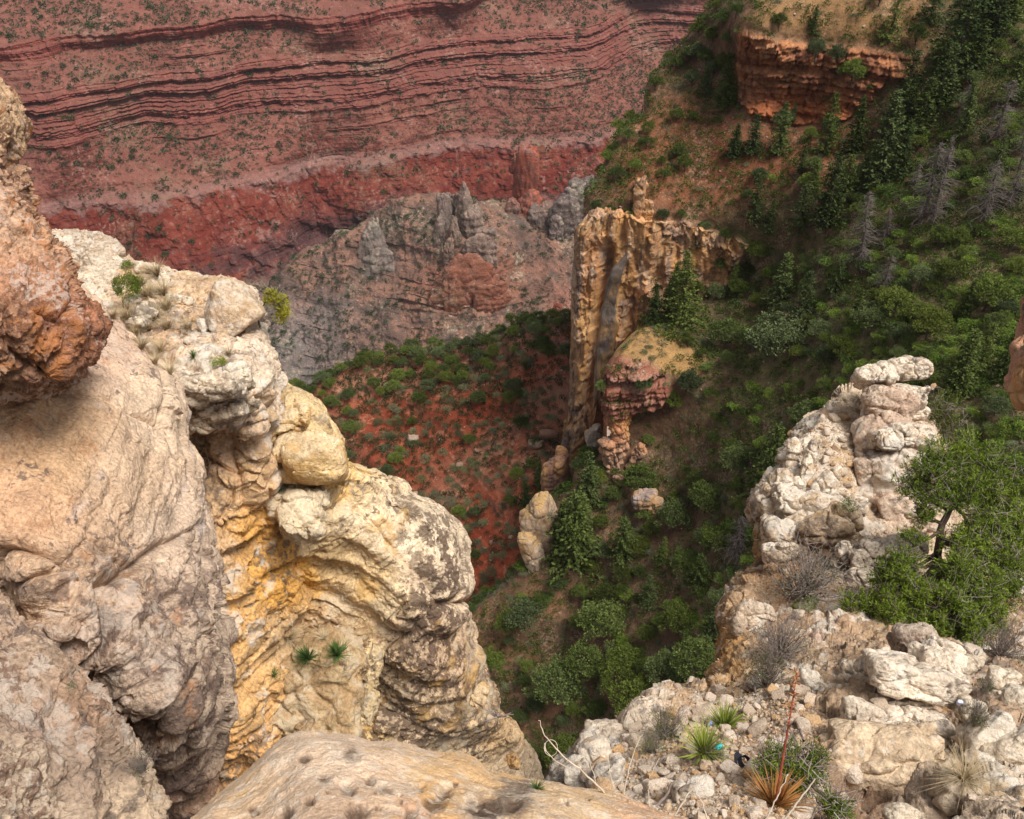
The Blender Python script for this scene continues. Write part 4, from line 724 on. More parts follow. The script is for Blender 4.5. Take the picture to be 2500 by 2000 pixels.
PR = [(2000,1020,(.54,.47,.38)),(2030,1100,(.46,.36,.25)),(2060,1180,(.44,.34,.24)),(1950,1100,(.56,.49,.41)),(1920,1180,(.58,.51,.43)),(1860,1250,(.3,.22,.16)),(1880,1330,(.4,.26,.13)),(1960,1350,(.3,.21,.14)),(2000,1240,(.56,.49,.41)),(2100,1370,(.56,.49,.42)),(1900,1430,(.34,.22,.13)),(1800,1480,(.38,.28,.19)),(1850,1520,(.34,.25,.18)),(1770,1590,(.44,.27,.12)),(2000,1480,(.27,.19,.13)),(1820,1640,(.42,.32,.22)),(1930,1650,(.38,.29,.21)),(1700,1740,(.44,.33,.23)),(1560,1760,(.55,.49,.42)),(1450,1850,(.5,.45,.39)),(1750,1850,(.38,.28,.2)),(1600,1950,(.33,.25,.18)),(1960,1790,(.33,.25,.18)),(2150,1850,(.55,.44,.33)),(2400,1750,(.37,.28,.21)),(2400,1900,(.5,.44,.37)),(2100,1980,(.26,.18,.13)),(2450,1520,(.33,.25,.18)),(2300,1980,(.4,.33,.27))]
fR = rockd(1.6, .16, .08, .45, .05, 60, .55, .035, (-.25, -.1), 0, csg=.11); fG = rockd(1.2, .1, 0, .45, .03, 66, csg=.02, joint=0)
GRV = [(1420,1900),(1560,1790),(1700,1730),(1950,1660),(2000,1780),(1960,1850),(2000,2080),(1500,2080)]
GRV2 = [(2010,1010),(2080,1030),(2090,1230),(2020,1190),(1970,1130),(1980,1060)]
def dR(P, N, U, V):
    g = np.maximum(polymask(GRV, U, V, 40), polymask(GRV2, U, V, 15))[:, None]; return fR(P, N, U, V) * (1 - g) + fG(P, N, U, V) * g
o = patch('rock_ridge', 'h', 820, 560, AR, BR, 950, 2080, tr, dR, near_col([(a, b, tuple(.92 * x for x in c)) for a, b, c in PR], 8, .9, .22), M_white, wrap={'a': (6, 2), 'b': (4, 1)}, rnd={'a': (34, 1.3), 'b': (60, 3)})
props(o, 'white and tan rocky ridge with gravel, filling the lower right', 'rock ridge'); RIDGE = o
HB = plain2((.42,.32,.26), (.54,.45,.38), .5, 22); HW = plain2((.52,.46,.4), (.66,.6,.53), .4, 23)
near_lumps('hoodoo', [(2160,1010,16.4,130,120,.9,0),(2170,1075,16.2,165,130,.9,0),(2185,1160,16.0,185,160,.9,0),(2200,1230,15.9,170,110,.9,0),(2120,1190,15.8,90,140,.9,0),(2230,1100,16.5,110,140,.9,0)], HB, M_white, 'stubby hoodoo of pinkish rock with a flat white cap, left of the pine', 'hoodoo', .08, .5, .06, .5, s0=120, beda=.05, bedp=.35); HOO = C.objects[-1]
near_lumps('cap_rock', [(2138,915,16.4,104,58,.9,8),(2225,903,16.6,96,56,.9,10),(2185,895,16.8,90,36,.9,8),(2250,893,16.7,34,20,.9,-12),(2165,950,16.6,105,40,.9,0)], HW, M_white, None, None, .04, .25, .05, .35, s0=130, parent=HOO)
near_lumps('neck_stones', [(2218,960,16.4,80,40,.9,-6),(2240,975,16.4,50,44,.9,0),(2195,975,16.3,40,36,.9,0),(2225,1000,16.6,70,40,.9,-20)], HW, M_white, None, None, .03, .25, .04, .3, s0=140, parent=HOO)
near_lumps('beak_slab', [(2165,1072,15.6,80,52,.9,-8),(2230,1075,15.7,120,36,.8,4),(2200,1055,15.8,130,40,.8,6),(2255,1062,15.8,60,44,.9,0)], HW, M_white, None, None, .03, .25, .05, .3, s0=150, parent=HOO)
near_lumps('rock_ledge', [(1905,1195,15.4,90,110,.8,-35),(1940,1225,15.1,120,60,.8,-25),(1990,1235,15.0,120,60,.8,-18),(1890,1245,15.3,80,70,.8,-20)], HW, M_white, 'pale broken ledge on the left flank of the hoodoo ridge', 'rock ledge', .05, .3, .07, .4, s0=160)
near_lumps('rock_rib', [(1975,1135,15.4,34,150,.8,-22),(2010,1185,15.2,40,120,.8,-50),(2055,1225,15.1,110,50,.8,-14),(1935,1130,15.7,26,110,.8,-10)], HW, M_white, 'curved white ribs of rock fencing the gravel left of the hoodoo', 'rock rib', .04, .25, .05, .35, s0=166)
near_lumps('rock_block', [(2010,1290,14.6,150,90,.8,8),(2060,1270,14.7,90,60,.8,-20),(1930,1310,14.8,140,100,.8,-10),(1895,1340,14.9,60,110,.8,0)], plain2((.4,.31,.23), (.54,.45,.35), .5, 24), M_white, 'big brown-shaded block under the pale broken ledge', 'rock block', .07, .4, .07, .5, s0=172)
near_lumps('stone_pile', [(2100,1370,13.7,60,60,.9,0),(2145,1400,13.6,70,60,.9,0),(2190,1340,14.0,120,60,.9,20),(2130,1340,13.8,60,34,.9,0),(2110,1410,13.5,60,50,.9,0),(2180,1390,13.7,50,90,.9,-20),(2060,1350,13.9,44,60,.9,0)], HW, M_white, 'heap of broken white rock below the hoodoo, behind the grey shrub', 'stone pile', .04, .25, .07, .35, s0=180)
near_lumps('boulder', [(1905,1345,13.9,90,50,.8,6)], plain2((.42,.35,.28), (.52,.44,.36), .4, 25), M_white, 'grey lens-shaped boulder left of the upper grey shrub', 'boulder', .03, .3, .03, .4, s0=190)
near_lumps('rock_block', [(1815,1515,12.4,70,70,.8,24),(1850,1500,12.4,70,60,.8,20)], plain2((.36,.29,.23), (.5,.43,.36), .4, 26), M_white, 'rounded grey block on the left rim of the ridge, above the drop', 'rock block', .04, .3, .05, .4, s0=194)
near_lumps('boulder', [(1995,1560,11.4,28,46,.9,-10)], plain2((.42,.32,.28), (.5,.4,.34), .3, 27), M_white, 'upright wedge-shaped stone between the shrubs on the ridge', 'boulder', .02, .2, .02, .3, sub=5, s0=197)
# outcrop of stacked plates
near_lumps('rock_outcrop', [(2140,1860,7.6,290,170,.7,2),(2060,1850,7.8,150,140,.7,0),(2230,1850,7.9,140,150,.7,6)], plain2((.46,.36,.26), (.58,.48,.37), .4, 28), M_white, 'tan rounded outcrop under stacked white plates at the lower right', 'rock outcrop', .05, .35, .06, .5, s0=200, planes=16, lo=.85); OUT = C.objects[-1]
for i, q in enumerate([[(2220,1655,8.6,250,72,.8,-14),(2290,1690,8.5,110,60,.8,-14)],[(2185,1625,9.0,170,60,.8,-10),(2280,1620,9.0,120,70,.8,-20)],[(2225,1745,8.3,190,44,.8,-10),(2270,1765,8.1,100,40,.8,-16)],[(2110,1755,8.1,110,80,.8,-16),(2150,1775,8.0,90,50,.8,-20)],[(2190,1710,8.5,150,34,.8,-8)],[(2300,1600,9.2,90,90,.8,-30)]]):
    near_lumps('rock_plate', q, HW, M_white, None, None, .03, .22, .04, .3, s0=210 + 5 * i, parent=OUT, planes=9)
near_lumps('boulder', [(2232,1570,9.7,105,90,.8,0)], plain2((.34,.28,.24), (.46,.4,.35), .4, 29), M_grey, 'round grey hollowed boulder on top of the plated outcrop', 'boulder', .04, .2, .02, .4, s0=245, planes=18, lo=.85)
for i, (u, v, t, w_, h_, r, lab) in enumerate([(2075,1640,9.6,60,56,-5,'sharp-edged white block left of the stacked plates'),(1985,1665,9.2,60,70,5,'tan block half sunk in gravel left of the white block'),(2440,1660,9.3,90,70,-20,'pale block at the right edge beside the dark shrub'),(2470,1720,8.7,90,100,-60,'long pale rib at the right edge'),(2420,1800,7.8,110,140,-50,'tilted cracked slab right of the plated outcrop'),(2480,1830,7.6,90,150,-60,'cracked slab cut by the right edge'),(2340,1945,6.7,120,110,-20,'pale blocky rock below the dry grass tuft'),(2440,1940,6.8,70,120,-35,'wedge of pale rock at the lower right'),(2490,1960,6.6,70,110,-40,'corner rock at the bottom right'),(2370,1740,8.2,70,60,-20,'grey rock between plates and cracked slab'),(2200,1995,6.3,90,40,0,'low stone in the shadow under the outcrop'),(2385,1860,7.3,60,60,-20,'small block above the dry grass tuft'),(2365,1620,9.5,60,70,-30,'tan rock right of the hollowed boulder'),(2310,1900,6.9,50,70,-30,'narrow stone left of the dry grass tuft')]):
    near_lumps('boulder', [(u, v, t, w_, h_, .9, r)], plain2((.46,.4,.33), (.6,.54,.46), .4, 30 + i), M_white, lab, 'boulder', .03, .25, .03, .35, sub=5, s0=250 + i, group='loose boulders on the right ridge')
for i, (u, v, t, w_, h_, r, lab) in enumerate([(1450,1850,8.0,90,90,10,'pale knob at the left end of the gravel saddle'),(1405,1895,7.5,60,60,0,'round stone hanging over the drop at the left end'),(1475,1895,7.2,90,80,10,'broad pale rock left of the yellow-green shrub'),(1545,1765,8.9,50,60,0,'light rock behind the yellow-green shrub'),(1690,1945,6.3,90,80,5,'flat brown-grey slab near the bottom centre right')]):
    near_lumps('boulder', [(u, v, t, w_, h_, .9, r)], plain2((.46,.4,.34), (.58,.52,.46), .4, 45 + i), M_white, lab, 'boulder', .03, .25, .03, .35, sub=5, s0=270 + i, group='pale rocks along the saddle')
# ---------------------------------------------------------------- plant meshes
def quads(c, d, l, w_, rs, bend=0):
    """rhombic leaves at c pointing along d, length l, width w_"""
    n = len(c); d = d / (np.linalg.norm(d, axis=1)[:, None] + 1e-9); r = rs.normal(size=(n, 3)); s = np.cross(d, r); s /= np.linalg.norm(s, axis=1)[:, None] + 1e-9
    l = np.broadcast_to(l, n)[:, None]; w_ = np.broadcast_to(w_, n)[:, None]
    V = np.stack([c, c + d * l * .5 + s * w_ * .5, c + d * l, c + d * l * .5 - s * w_ * .5], 1).reshape(-1, 3)
    return V, np.arange(4 * n).reshape(-1, 4)
def tube(pts, rad, k=6):
    pts = np.array(pts, float); n = len(pts); rad = np.broadcast_to(rad, n); T = np.gradient(pts, axis=0); T /= np.linalg.norm(T, axis=1)[:, None] + 1e-9
    a = np.cross(T, [0.31, .17, .93]); a /= np.linalg.norm(a, axis=1)[:, None] + 1e-9; b = np.cross(T, a); th = np.arange(k) * 2 * math.pi / k
    V = (pts[:, None] + (a[:, None] * np.cos(th)[None, :, None] + b[:, None] * np.sin(th)[None, :, None]) * rad[:, None, None]).reshape(-1, 3)
    i = np.arange(n * k).reshape(n, k); j = np.roll(i, -1, 1); F = np.stack([i[:-1], j[:-1], j[1:], i[1:]], -1).reshape(-1, 4); return V, F
def wig(p0, p1, n, amp, rs, sag=0):
    s = np.linspace(0, 1, n)[:, None]; p = np.array(p0) + (np.array(p1) - np.array(p0)) * s; L_ = np.linalg.norm(np.array(p1) - np.array(p0))
    w_ = np.cumsum(rs.normal(size=(n, 3)) * amp * L_ / n ** .5, 0) * np.sqrt(s); p = p + w_; p[:, 2] += sag * L_ * (s * (s - 1) * -1)[:, 0]; p[0] = p0; return p
def conifer(seed, n=26, r=.2, dens=1.0, shape=.85):
    rs = np.random.RandomState(seed); cs = []; ds = []; ls = []
    for i in range(n):
        z = .07 + .92 * (i / n) ** .92; rad = r * (1 - z) ** shape * rs.uniform(.7, 1.15) + .008
        for j in range(int(6 * dens) + rs.randint(3)):
            a = rs.uniform(0, 6.283); R = rad * rs.uniform(.6, 1.12); dr = np.array([math.cos(a), math.sin(a), 0]); m = max(3, int(9 * R / r) + 2)
            for q in np.linspace(.12, 1, m):
                c = dr * R * q + [0, 0, z - .22 * R * q + .1 * R * q * q]; 
                for _ in range(3):
                    cs.append(c + rs.normal(size=3) * .006); dd = dr * .6 + rs.normal(size=3) * .55; dd[2] -= .12; ds.append(dd); ls.append(.031 * rs.uniform(.6, 1.3) * (1 - .35 * z))
    cs.append([0, 0, .985]); ds.append([0, 0, 1]); ls.append(.031)
    ls = np.array(ls); return quads(np.array(cs), np.array(ds), ls, ls * .55, rs)
def roundtree(seed, clumps=34, per=46, leaf=.06, flat=.8, base=.22, cs=.17):
    rs = np.random.RandomState(seed); C_ = []; D_ = []; cen = []
    for i in range(clumps):
        d = rs.normal(size=3); d /= np.linalg.norm(d); d[2] = abs(d[2]) * 1.0 - .25; rr = rs.uniform(.45, 1.0) ** .6 * rs.uniform(.8, 1.12)
        c = np.array([d[0] * .44 * rr, d[1] * .44 * rr, base + .36 + d[2] * .44 * rr * flat]); cen.append(c)
        m = int(per * rs.uniform(.6, 1.4)); e = rs.normal(size=(m, 3)); e /= np.linalg.norm(e, axis=1)[:, None]; e *= rs.uniform(.3, 1, (m, 1)) ** .5 * [1, 1, .72] * cs * rs.uniform(.6, 1.2)
        C_.append(c + e); D_.append(e + rs.normal(size=(m, 3)) * .04 + [0, 0, .03])
    C_ = np.concatenate(C_); D_ = np.concatenate(D_); l = leaf * rs.uniform(.6, 1.4, len(C_)); V, F = quads(C_, D_, l, l * .6, rs); return V, F, cen
def limbs(seed, cen, base=.0, r=.03, k=14):
    rs = np.random.RandomState(seed); P = [tube(wig([0, 0, -.06], [rs.normal() * .04, rs.normal() * .04, .42], 7, .05, rs), np.linspace(r, r * .55, 7), 6)]
    for c in cen[:k]: P.append(tube(wig([0, 0, rs.uniform(.12, .38)], c, 6, .08, rs, .1), np.linspace(r * .45, r * .1, 6), 4))
    return join(P)
def deadfir(seed, n=90):
    rs = np.random.RandomState(seed); P = [tube(wig([0, 0, -.05], [0.01, 0, 1], 12, .012, rs), np.linspace(.014, .002, 12), 6)]
    for i in range(n):
        z = .12 + .84 * rs.rand(); R = .17 * (1 - z) ** .7 * rs.uniform(.4, 1.2) + .01; a = rs.uniform(0, 6.283)
        e = np.array([math.cos(a) * R, math.sin(a) * R, z - .22 * R]); pp = wig([0, 0, z], e, 5, .1, rs, .15); P.append(tube(pp, np.linspace(.0030, .0009, 5), 3))
        for _ in range(4):
            k = rs.randint(1, 5); q = pp[k]; P.append(tube(wig(q, q + rs.normal(size=3) * R * .28 + [e[0] * .2, e[1] * .2, -.01], 3, .1, rs), [.0014, .001, .0006], 3))
    return join(P)
def twigbush(seed, n=150, h=1.0, up=.5):
    rs = np.random.RandomState(seed); P = []
    for i in range(n):
        a = rs.uniform(0, 6.283); e = np.array([math.cos(a), math.sin(a), 0]) * rs.uniform(.1, .5); e[2] = rs.uniform(.3, 1) * h * (1 - (np.hypot(e[0], e[1]) / .6) ** 2 * .7)
        pp = wig([e[0] * .12, e[1] * .12, 0], e, 5, .12, rs); P.append(tube(pp, np.linspace(.009, .0022, 5), 3))
        for _ in range(3):
            q = pp[rs.randint(2, 5)]; P.append(tube(wig(q, q + rs.normal(size=3) * .09 + [0, 0, .05], 3, .1, rs), [.003, .0022, .0012], 3))
    return join(P)
def blades(seed, n, L_, w_, spread, curl, rs=None, stiff=False):
    rs = np.random.RandomState(seed); V = []; F = []
    for i in range(n):
        a = rs.uniform(0, 6.283); th = abs(rs.normal()) * spread if not stiff else rs.uniform(.05, 1) * spread; d = np.array([math.cos(a) * math.sin(th), math.sin(a) * math.sin(th), math.cos(th)]); l = L_ * rs.uniform(.6, 1.15)
        s = np.cross(d, [0, 0, 1]) if th > .05 else np.array([1, 0, 0]); s = s / (np.linalg.norm(s) + 1e-9); b0 = np.array([math.cos(a), math.sin(a), 0]) * rs.uniform(0, .12) * L_
        k = len(V)
        for j, q in enumerate((0, .35, .7, 1.0)):
            p = b0 + d * l * q + np.array([math.cos(a), math.sin(a), -.6]) * curl * l * q * q; ww = w_ * (1 - q) ** .6 * .5
            V += [p - s * ww, p + s * ww]
        for j in range(3): F.append([k + 2 * j, k + 2 * j + 1, k + 2 * j + 3, k + 2 * j + 2])
    return np.array(V), np.array(F)
# ---------------------------------------------------------------- plant materials
L_fir = leafmat('fir_needles', ((.02, .036, .008), (.125, .16, .032)), hue=.2)
L_pin = leafmat('pinyon_needles', ((.032, .05, .009), (.18, .23, .038)))
L_oak = leafmat('shrub_leaves', ((.036, .07, .008), (.2, .29, .036)), hue=.35)
L_sage = leafmat('sage_leaves', ((.06, .075, .034), (.25, .27, .14)))
L_far = leafmat('far_leaves', ((.02, .032, .012), (.06, .085, .03)), hue=.2)
L_yel = leafmat('yellow_leaves', ((.22, .22, .02), (.5, .45, .05)), hue=0)
L_near = leafmat('near_needles', ((.06, .1, .01), (.32, .4, .045)), hue=0)
L_grey = leafmat('grey_leaves', ((.06, .06, .04), (.2, .2, .14)), hue=0)
L_dry = leafmat('dry_grass', ((.3, .22, .12), (.62, .5, .32)), hue=0)
L_yuc = leafmat('yucca_leaves', ((.07, .12, .02), (.32, .36, .06)), hue=0); L_yuc2 = leafmat('dark_yucca_leaves', ((.03, .07, .02), (.12, .2, .05)), hue=0); L_yucb = leafmat('dying_yucca_leaves', ((.12, .1, .03), (.5, .2, .06)), hue=0)
M_bark = plainmat('bark', (.06, .042, .03), (.15, .11, .085), .1, st=(1, 1, 6)); M_deadfir = plainmat('dead_fir_wood', (.1, .08, .072), (.19, .155, .14), .3, st=(1, 1, 6)); M_dead = plainmat('dead_wood', (.2, .155, .13), (.36, .3, .27), .3, st=(1, 1, 6)); M_deadr = plainmat('dead_rust', (.25, .12, .07), (.4, .22, .14), .3)
M_white = M_white; M_twig = plainmat('pale_twig', (.5, .4, .3), (.66, .58, .48), .05)
def proto(name, parts):
    """parts: (name, V, F, mat); hidden prototypes are unlinked mesh data only"""
    out = []
    for (nm, V, F, mt) in parts:
        me = bpy.data.meshes.new(nm); me.from_pydata([tuple(x) for x in V], [], [tuple(int(q) for q in f) for f in F]); me.materials.append(mt); out.append((nm, me))
    return name, out
def place(pr, pos, s, rz=0, lean=(0, 0), sxy=1.0, label=None, cat=None, group=None, single=False):
    name, parts = pr
    if single:
        o = bpy.data.objects.new(name, parts[0][1]); C.objects.link(o); o.location = pos; o.scale = (s * sxy, s * sxy, s); o.rotation_euler = (lean[0], lean[1], rz); props(o, label, cat, group); return o
    e = bpy.data.objects.new(name, None); C.objects.link(e); e.location = pos; e.scale = (s * sxy, s * sxy, s); e.rotation_euler = (lean[0], lean[1], rz); e.empty_display_size = .1; props(e, label, cat, group)
    for nm, me in parts:
        c = bpy.data.objects.new(nm, me); C.objects.link(c); c.parent = e
    return e
PF = []
for i, (n, r, sh) in enumerate([(28, .17, .8), (26, .2, .9), (24, .22, .7), (30, .15, .85), (22, .24, .75)]):
    V, F = conifer(10 + i, n, r, 1.2, sh); rs = np.random.RandomState(i); tv = tube(wig([0, 0, -.06], [0, 0, .93], 8, .01, rs), np.linspace(.018, .003, 8), 6); PF.append(proto('fir_tree', [('trunk', tv[0], tv[1], M_bark), ('crown', V, F, L_fir)]))
PP = []
for i in range(5):
    V, F, cen = roundtree(30 + i, 46 + 3 * i, 120, .034, .95 + .06 * i, .12, .12); tv = limbs(i, cen); PP.append(proto('pinyon_tree', [('trunk', tv[0], tv[1], M_bark), ('crown', V, F, L_pin)]))
def shrubs(name, mat, seed, n, **k):
    out = []
    for i in range(n):
        V, F, cen = roundtree(seed + i, **k); V = V * [1, 1, .75] - [0, 0, .12]; tv = limbs(seed + i, cen, r=.015, k=8); out.append(proto(name, [('stems', tv[0] * [1, 1, .7], tv[1], M_bark), ('foliage', V, F, mat)]))
    return out
PO = shrubs('green_shrub', L_oak, 50, 4, clumps=28, per=70, leaf=.05, base=.0, cs=.17)
PS = shrubs('sage_shrub', L_sage, 60, 4, clumps=26, per=60, leaf=.045, base=-.02, cs=.18)
PD = []
for i in range(4): V, F = deadfir(70 + i, 170); PD.append(proto('dead_fir', [('trunk', V, F, M_deadfir)]))
# ---------------------------------------------------------------- where plants stand
def rayhit(u, v, names):
    d = W(u, v, 1.0); d = Vector(d / np.linalg.norm(d)); best = None
    for n in names:
        o = bpy.data.objects[n]; M = o.matrix_world.inverted(); ok, loc, nr, fi = o.ray_cast(M @ Vector((0, 0, 0)), (M.to_3x3() @ d).normalized())
        if ok:
            p = o.matrix_world @ loc
            if best is None or p.length < best.length: best = p
    return best
bpy.context.view_layer.update()
ZONES = [ # polygon px, phrase
 ([(1780,-80),(1830,120),(2300,120),(2300,-80)], 'on the yellow soil above the red cliff', 'above the red cliff'),
 ([(1400,-80),(1780,-80),(1830,120),(1800,300),(1780,520),(1400,560)], 'on the ridge top left of the red cliff', 'on the ridge above the orange cliff'),
 ([(2300,-80),(2700,-80),(2700,420),(2140,420),(2140,120),(2300,120)], 'on the dark wooded slope in the upper right', 'on the dark slope in the upper right'),
 ([(1830,120),(2140,120),(2140,420),(2100,620),(1780,620),(1780,300)], 'on the red soil under the red cliff', 'under the red cliff'),
 ([(2100,420),(2700,420),(2700,1000),(2200,1000),(2060,700)], 'on the bright green hillside around the dead firs', 'around the dead firs'),
 ([(1560,560),(2100,560),(2060,700),(2200,1000),(1560,1040)], 'on the slope right of the rock knob', 'right of the rock knob'),
 ([(1560,1040),(2200,1000),(2000,1300),(1850,1420),(1560,1420)], 'on the hillside left of the hoodoo', 'left of the hoodoo'),
 ([(1260,1000),(1560,1000),(1560,1420),(1180,1460)], 'below the foot of the orange cliff', 'below the orange cliff'),
 ([(900,1400),(1400,1400),(1900,1400),(1900,1600),(900,1600)], 'in the upper gully between crag and ridge', 'in the upper gully'),
 ([(900,1600),(2300,1600),(2300,2300),(900,2300)], 'in the shaded gully behind the front boulder', 'in the lower gully')]
def zone(u, v):
    for i, (poly, a, b) in enumerate(ZONES):
        if inpoly(poly, np.array(u, float), np.array(v, float)): return i
    return 7
ORD_X = 0
ORD = ['first', 'second', 'third', 'fourth', 'fifth', 'sixth', 'seventh', 'eighth', 'ninth', 'tenth', 'eleventh', 'twelfth', 'thirteenth', 'fourteenth', 'fifteenth', 'sixteenth', 'seventeenth', 'eighteenth', 'nineteenth', 'twentieth'] + [f'{k}th' for k in range(21, 60)]
def handtrees(lst, protos, kind, cat, group, seed, wid=1.0):
    rs = np.random.RandomState(seed); byz = {}
    for q in lst: byz.setdefault(zone(q[0], q[1] - 5), []).append(q)
    for z, qs in byz.items():
        qs.sort()
        for k, (u, v, h) in enumerate(qs):
            p = rayhit(u, v, ['shrubby_slope', 'red_slope'])
            if p is None: continue
            t = float(proj(np.array(p))[2]); H = h * t / FL / CP
            place(protos[rs.randint(len(protos))], p - Vector((0, 0, .02 * H)), H, rs.uniform(0, 6.28), (rs.normal() * .03, rs.normal() * .03), rs.uniform(.85, 1.2) * wid,
                  f'{ORD[k]} {kind} from the left {ZONES[z][2]}' if len(qs) > 1 else f'lone {kind} {ZONES[z][2]}', cat, group)
            TAKEN.append((p[0], p[1], .12 * H))
TAKEN = []
FIRS = [(2330,175,215),(2389,95,130),(2418,100,140),(2360,60,120),(2168,105,105),(2205,310,155),(2276,280,155),(2184,335,120),(2240,330,120),(2150,445,190),(2200,425,115),(2013,372,125),(2084,378,120),(1900,380,110),(1834,378,85),(1788,388,75),(1955,425,65),
 (1767,262,110),(1721,238,70),(1783,152,60),(1842,545,110),(1875,572,80),(2017,560,165),(1950,570,110),(2038,715,80),(1909,722,100),(1788,722,75),(1657,792,170),(1592,792,95),(1630,770,120),(1900,748,120),(1965,770,105),(1864,1228,205),(1434,1235,145),(1393,1385,215),(1420,1340,150),(1365,1330,120),(1515,1368,125),
 (1612,1375,75),(1285,1243,75),(1319,1192,70),(2330,965,160),(2390,900,110),(2440,930,120),(2470,240,120),(2300,250,120),(2350,330,110),(2430,420,80),(2100,470,90),(2060,490,100),(1985,480,80),(1935,300,45),(1700,610,60),(2080,800,90),(1580,1480,90),(1740,1560,120),(1700,1440,100),(2350,780,90),(1985,90,60),(2270,60,100),(2450,60,120),(2380,180,110)]
handtrees(FIRS, PF, 'dark green fir', 'fir tree', 'dark firs on the slopes', 1, 1.45)
DEAD = [(2097,648,165),(2247,548,180),(2272,543,160),(2305,415,75),(2426,348,130),(2400,538,135),(2464,505,125),(2488,380,110),(2163,590,72),(2155,705,78),(1794,1365,115),(1468,1820,95),(2350,300,80),(2230,470,70),(2050,1000,60)]
handtrees(DEAD, PD, 'bare grey dead fir', 'dead tree', 'dead firs on the slope', 2, 1.7)
PDR = proto('dead_fir', [('trunk', *deadfir(79, 160), M_deadr)]); p = rayhit(1817, 562, ['shrubby_slope'])
t = float(proj(np.array(p))[2])
place(PDR, p, 78 * t / FL / CP, 0, sxy=1.5, label='rusty brown dead fir beside two dark firs under the red cliff', cat='dead tree')
BIGP = [(1762,70,50,1.2),(1782,120,54,1.2),(1766,170,50,1.3),(1738,110,50,1.2),(1795,45,44,1.2),(1722,160,46,1.3),(1705,90,44,1.3),(1832,625,60,1.1),(1800,725,60,1.2),(1742,735,56,1.2),(1700,725,50,1.2),(1660,700,50,1.2),(1760,660,40,1.3),(1680,150,40,1.3),(1452,518,36,1.2),(1492,524,30,1.3),(1532,536,34,1.3),(1618,540,38,1.3),(1662,538,34,1.2),(1722,566,38,1.3),(1770,590,40,1.2),(1700,150,50,1.3),(1740,190,50,1.2),(1690,210,44,1.2),(1600,220,44,1.3),(1650,300,44,1.3),(1580,330,40,1.3),(1550,420,40,1.2),(1620,440,36,1.2),(1850,640,70,1.1),(1820,690,60,1.1),(1880,690,60,1.1),(1282,1535,115,1.3),(1475,1560,135,1.2),(1895,880,150,1.25),(1840,860,90,1.2),(1770,850,90,1.3),(1640,1000,60,1),(1675,960,80,.9),(1560,1750,140,1.3),(1360,1720,150,1.3),(1430,1650,120,1.2),(1700,1650,130,1.2),(1650,1550,110,1.2),(1620,1680,120,1.2),(1500,1690,110,1.2),(1380,1870,110,1.3),
 (2120,820,110,1.3),(2180,780,100,1.2),(2260,830,110,1.2),(2400,760,110,1.3),(2320,700,90,1.2),(2050,880,80,1.2),(1960,1040,80,1.2),(1640,1300,110,1.2),(1720,1250,100,1.2),(1790,1150,90,1.2),(1560,1200,90,1.2),(1480,1480,80,1.1),(1235,1540,70,1.2),(1200,1640,80,1.3),(1990,150,70,.9),(2035,160,60,1),(2235,110,60,1),(2075,210,75,1.1),(1900,75,50,1),(1640,60,50,1.3),(1700,40,60,1.4),(1600,120,60,1.3),(1980,1140,90,1.2),(1520,1640,90,1.2),(2460,620,90,1.3),(2290,610,70,1.2),(1670,420,50,1.1),(1530,350,45,1.3),(1480,400,40,1.3),(1750,1350,100,1.1),(1670,1400,90,1.2)]
rs = np.random.RandomState(3); byz = {}
for q in BIGP: byz.setdefault(zone(q[0], q[1] - 5), []).append(q)
for z, qs in byz.items():
    qs.sort()
    for k, (u, v, h, wx) in enumerate(qs):
        p = rayhit(u, v, ['shrubby_slope', 'red_slope'])
        if p is None: continue
        t = float(proj(np.array(p))[2]); H = h * t / FL / 1.0
        place(PP[rs.randint(len(PP))], p, H, rs.uniform(0, 6.28), (rs.normal() * .05, rs.normal() * .05), (.55 + .35 * wx) * rs.uniform(.9, 1.1), f'{ORD[k]} large round pinyon from the left {ZONES[z][2]}', 'pinyon', 'large pinyons on the slopes'); TAKEN.append((p[0], p[1], .35 * H))
NEARO = ['rock_ridge', 'rock_crag', 'rock_ledge', 'rock_bluff', 'front_boulder', 'orange_cliff', 'hoodoo']
def vis(p, full=False):
    d = Vector(p); L_ = d.length; d = d / L_; pu, pv, pt = proj(p)
    if not (-15 < pu < 2515 and -15 < pv < 2030): return False
    for n in NEARO:
        o = bpy.data.objects[n]; M = o.matrix_world.inverted(); ok, loc, nr, fi = o.ray_cast(M @ Vector((0, 0, 0)), d)
        if ok and (o.matrix_world @ loc).length < L_ - 3: return False
    return True
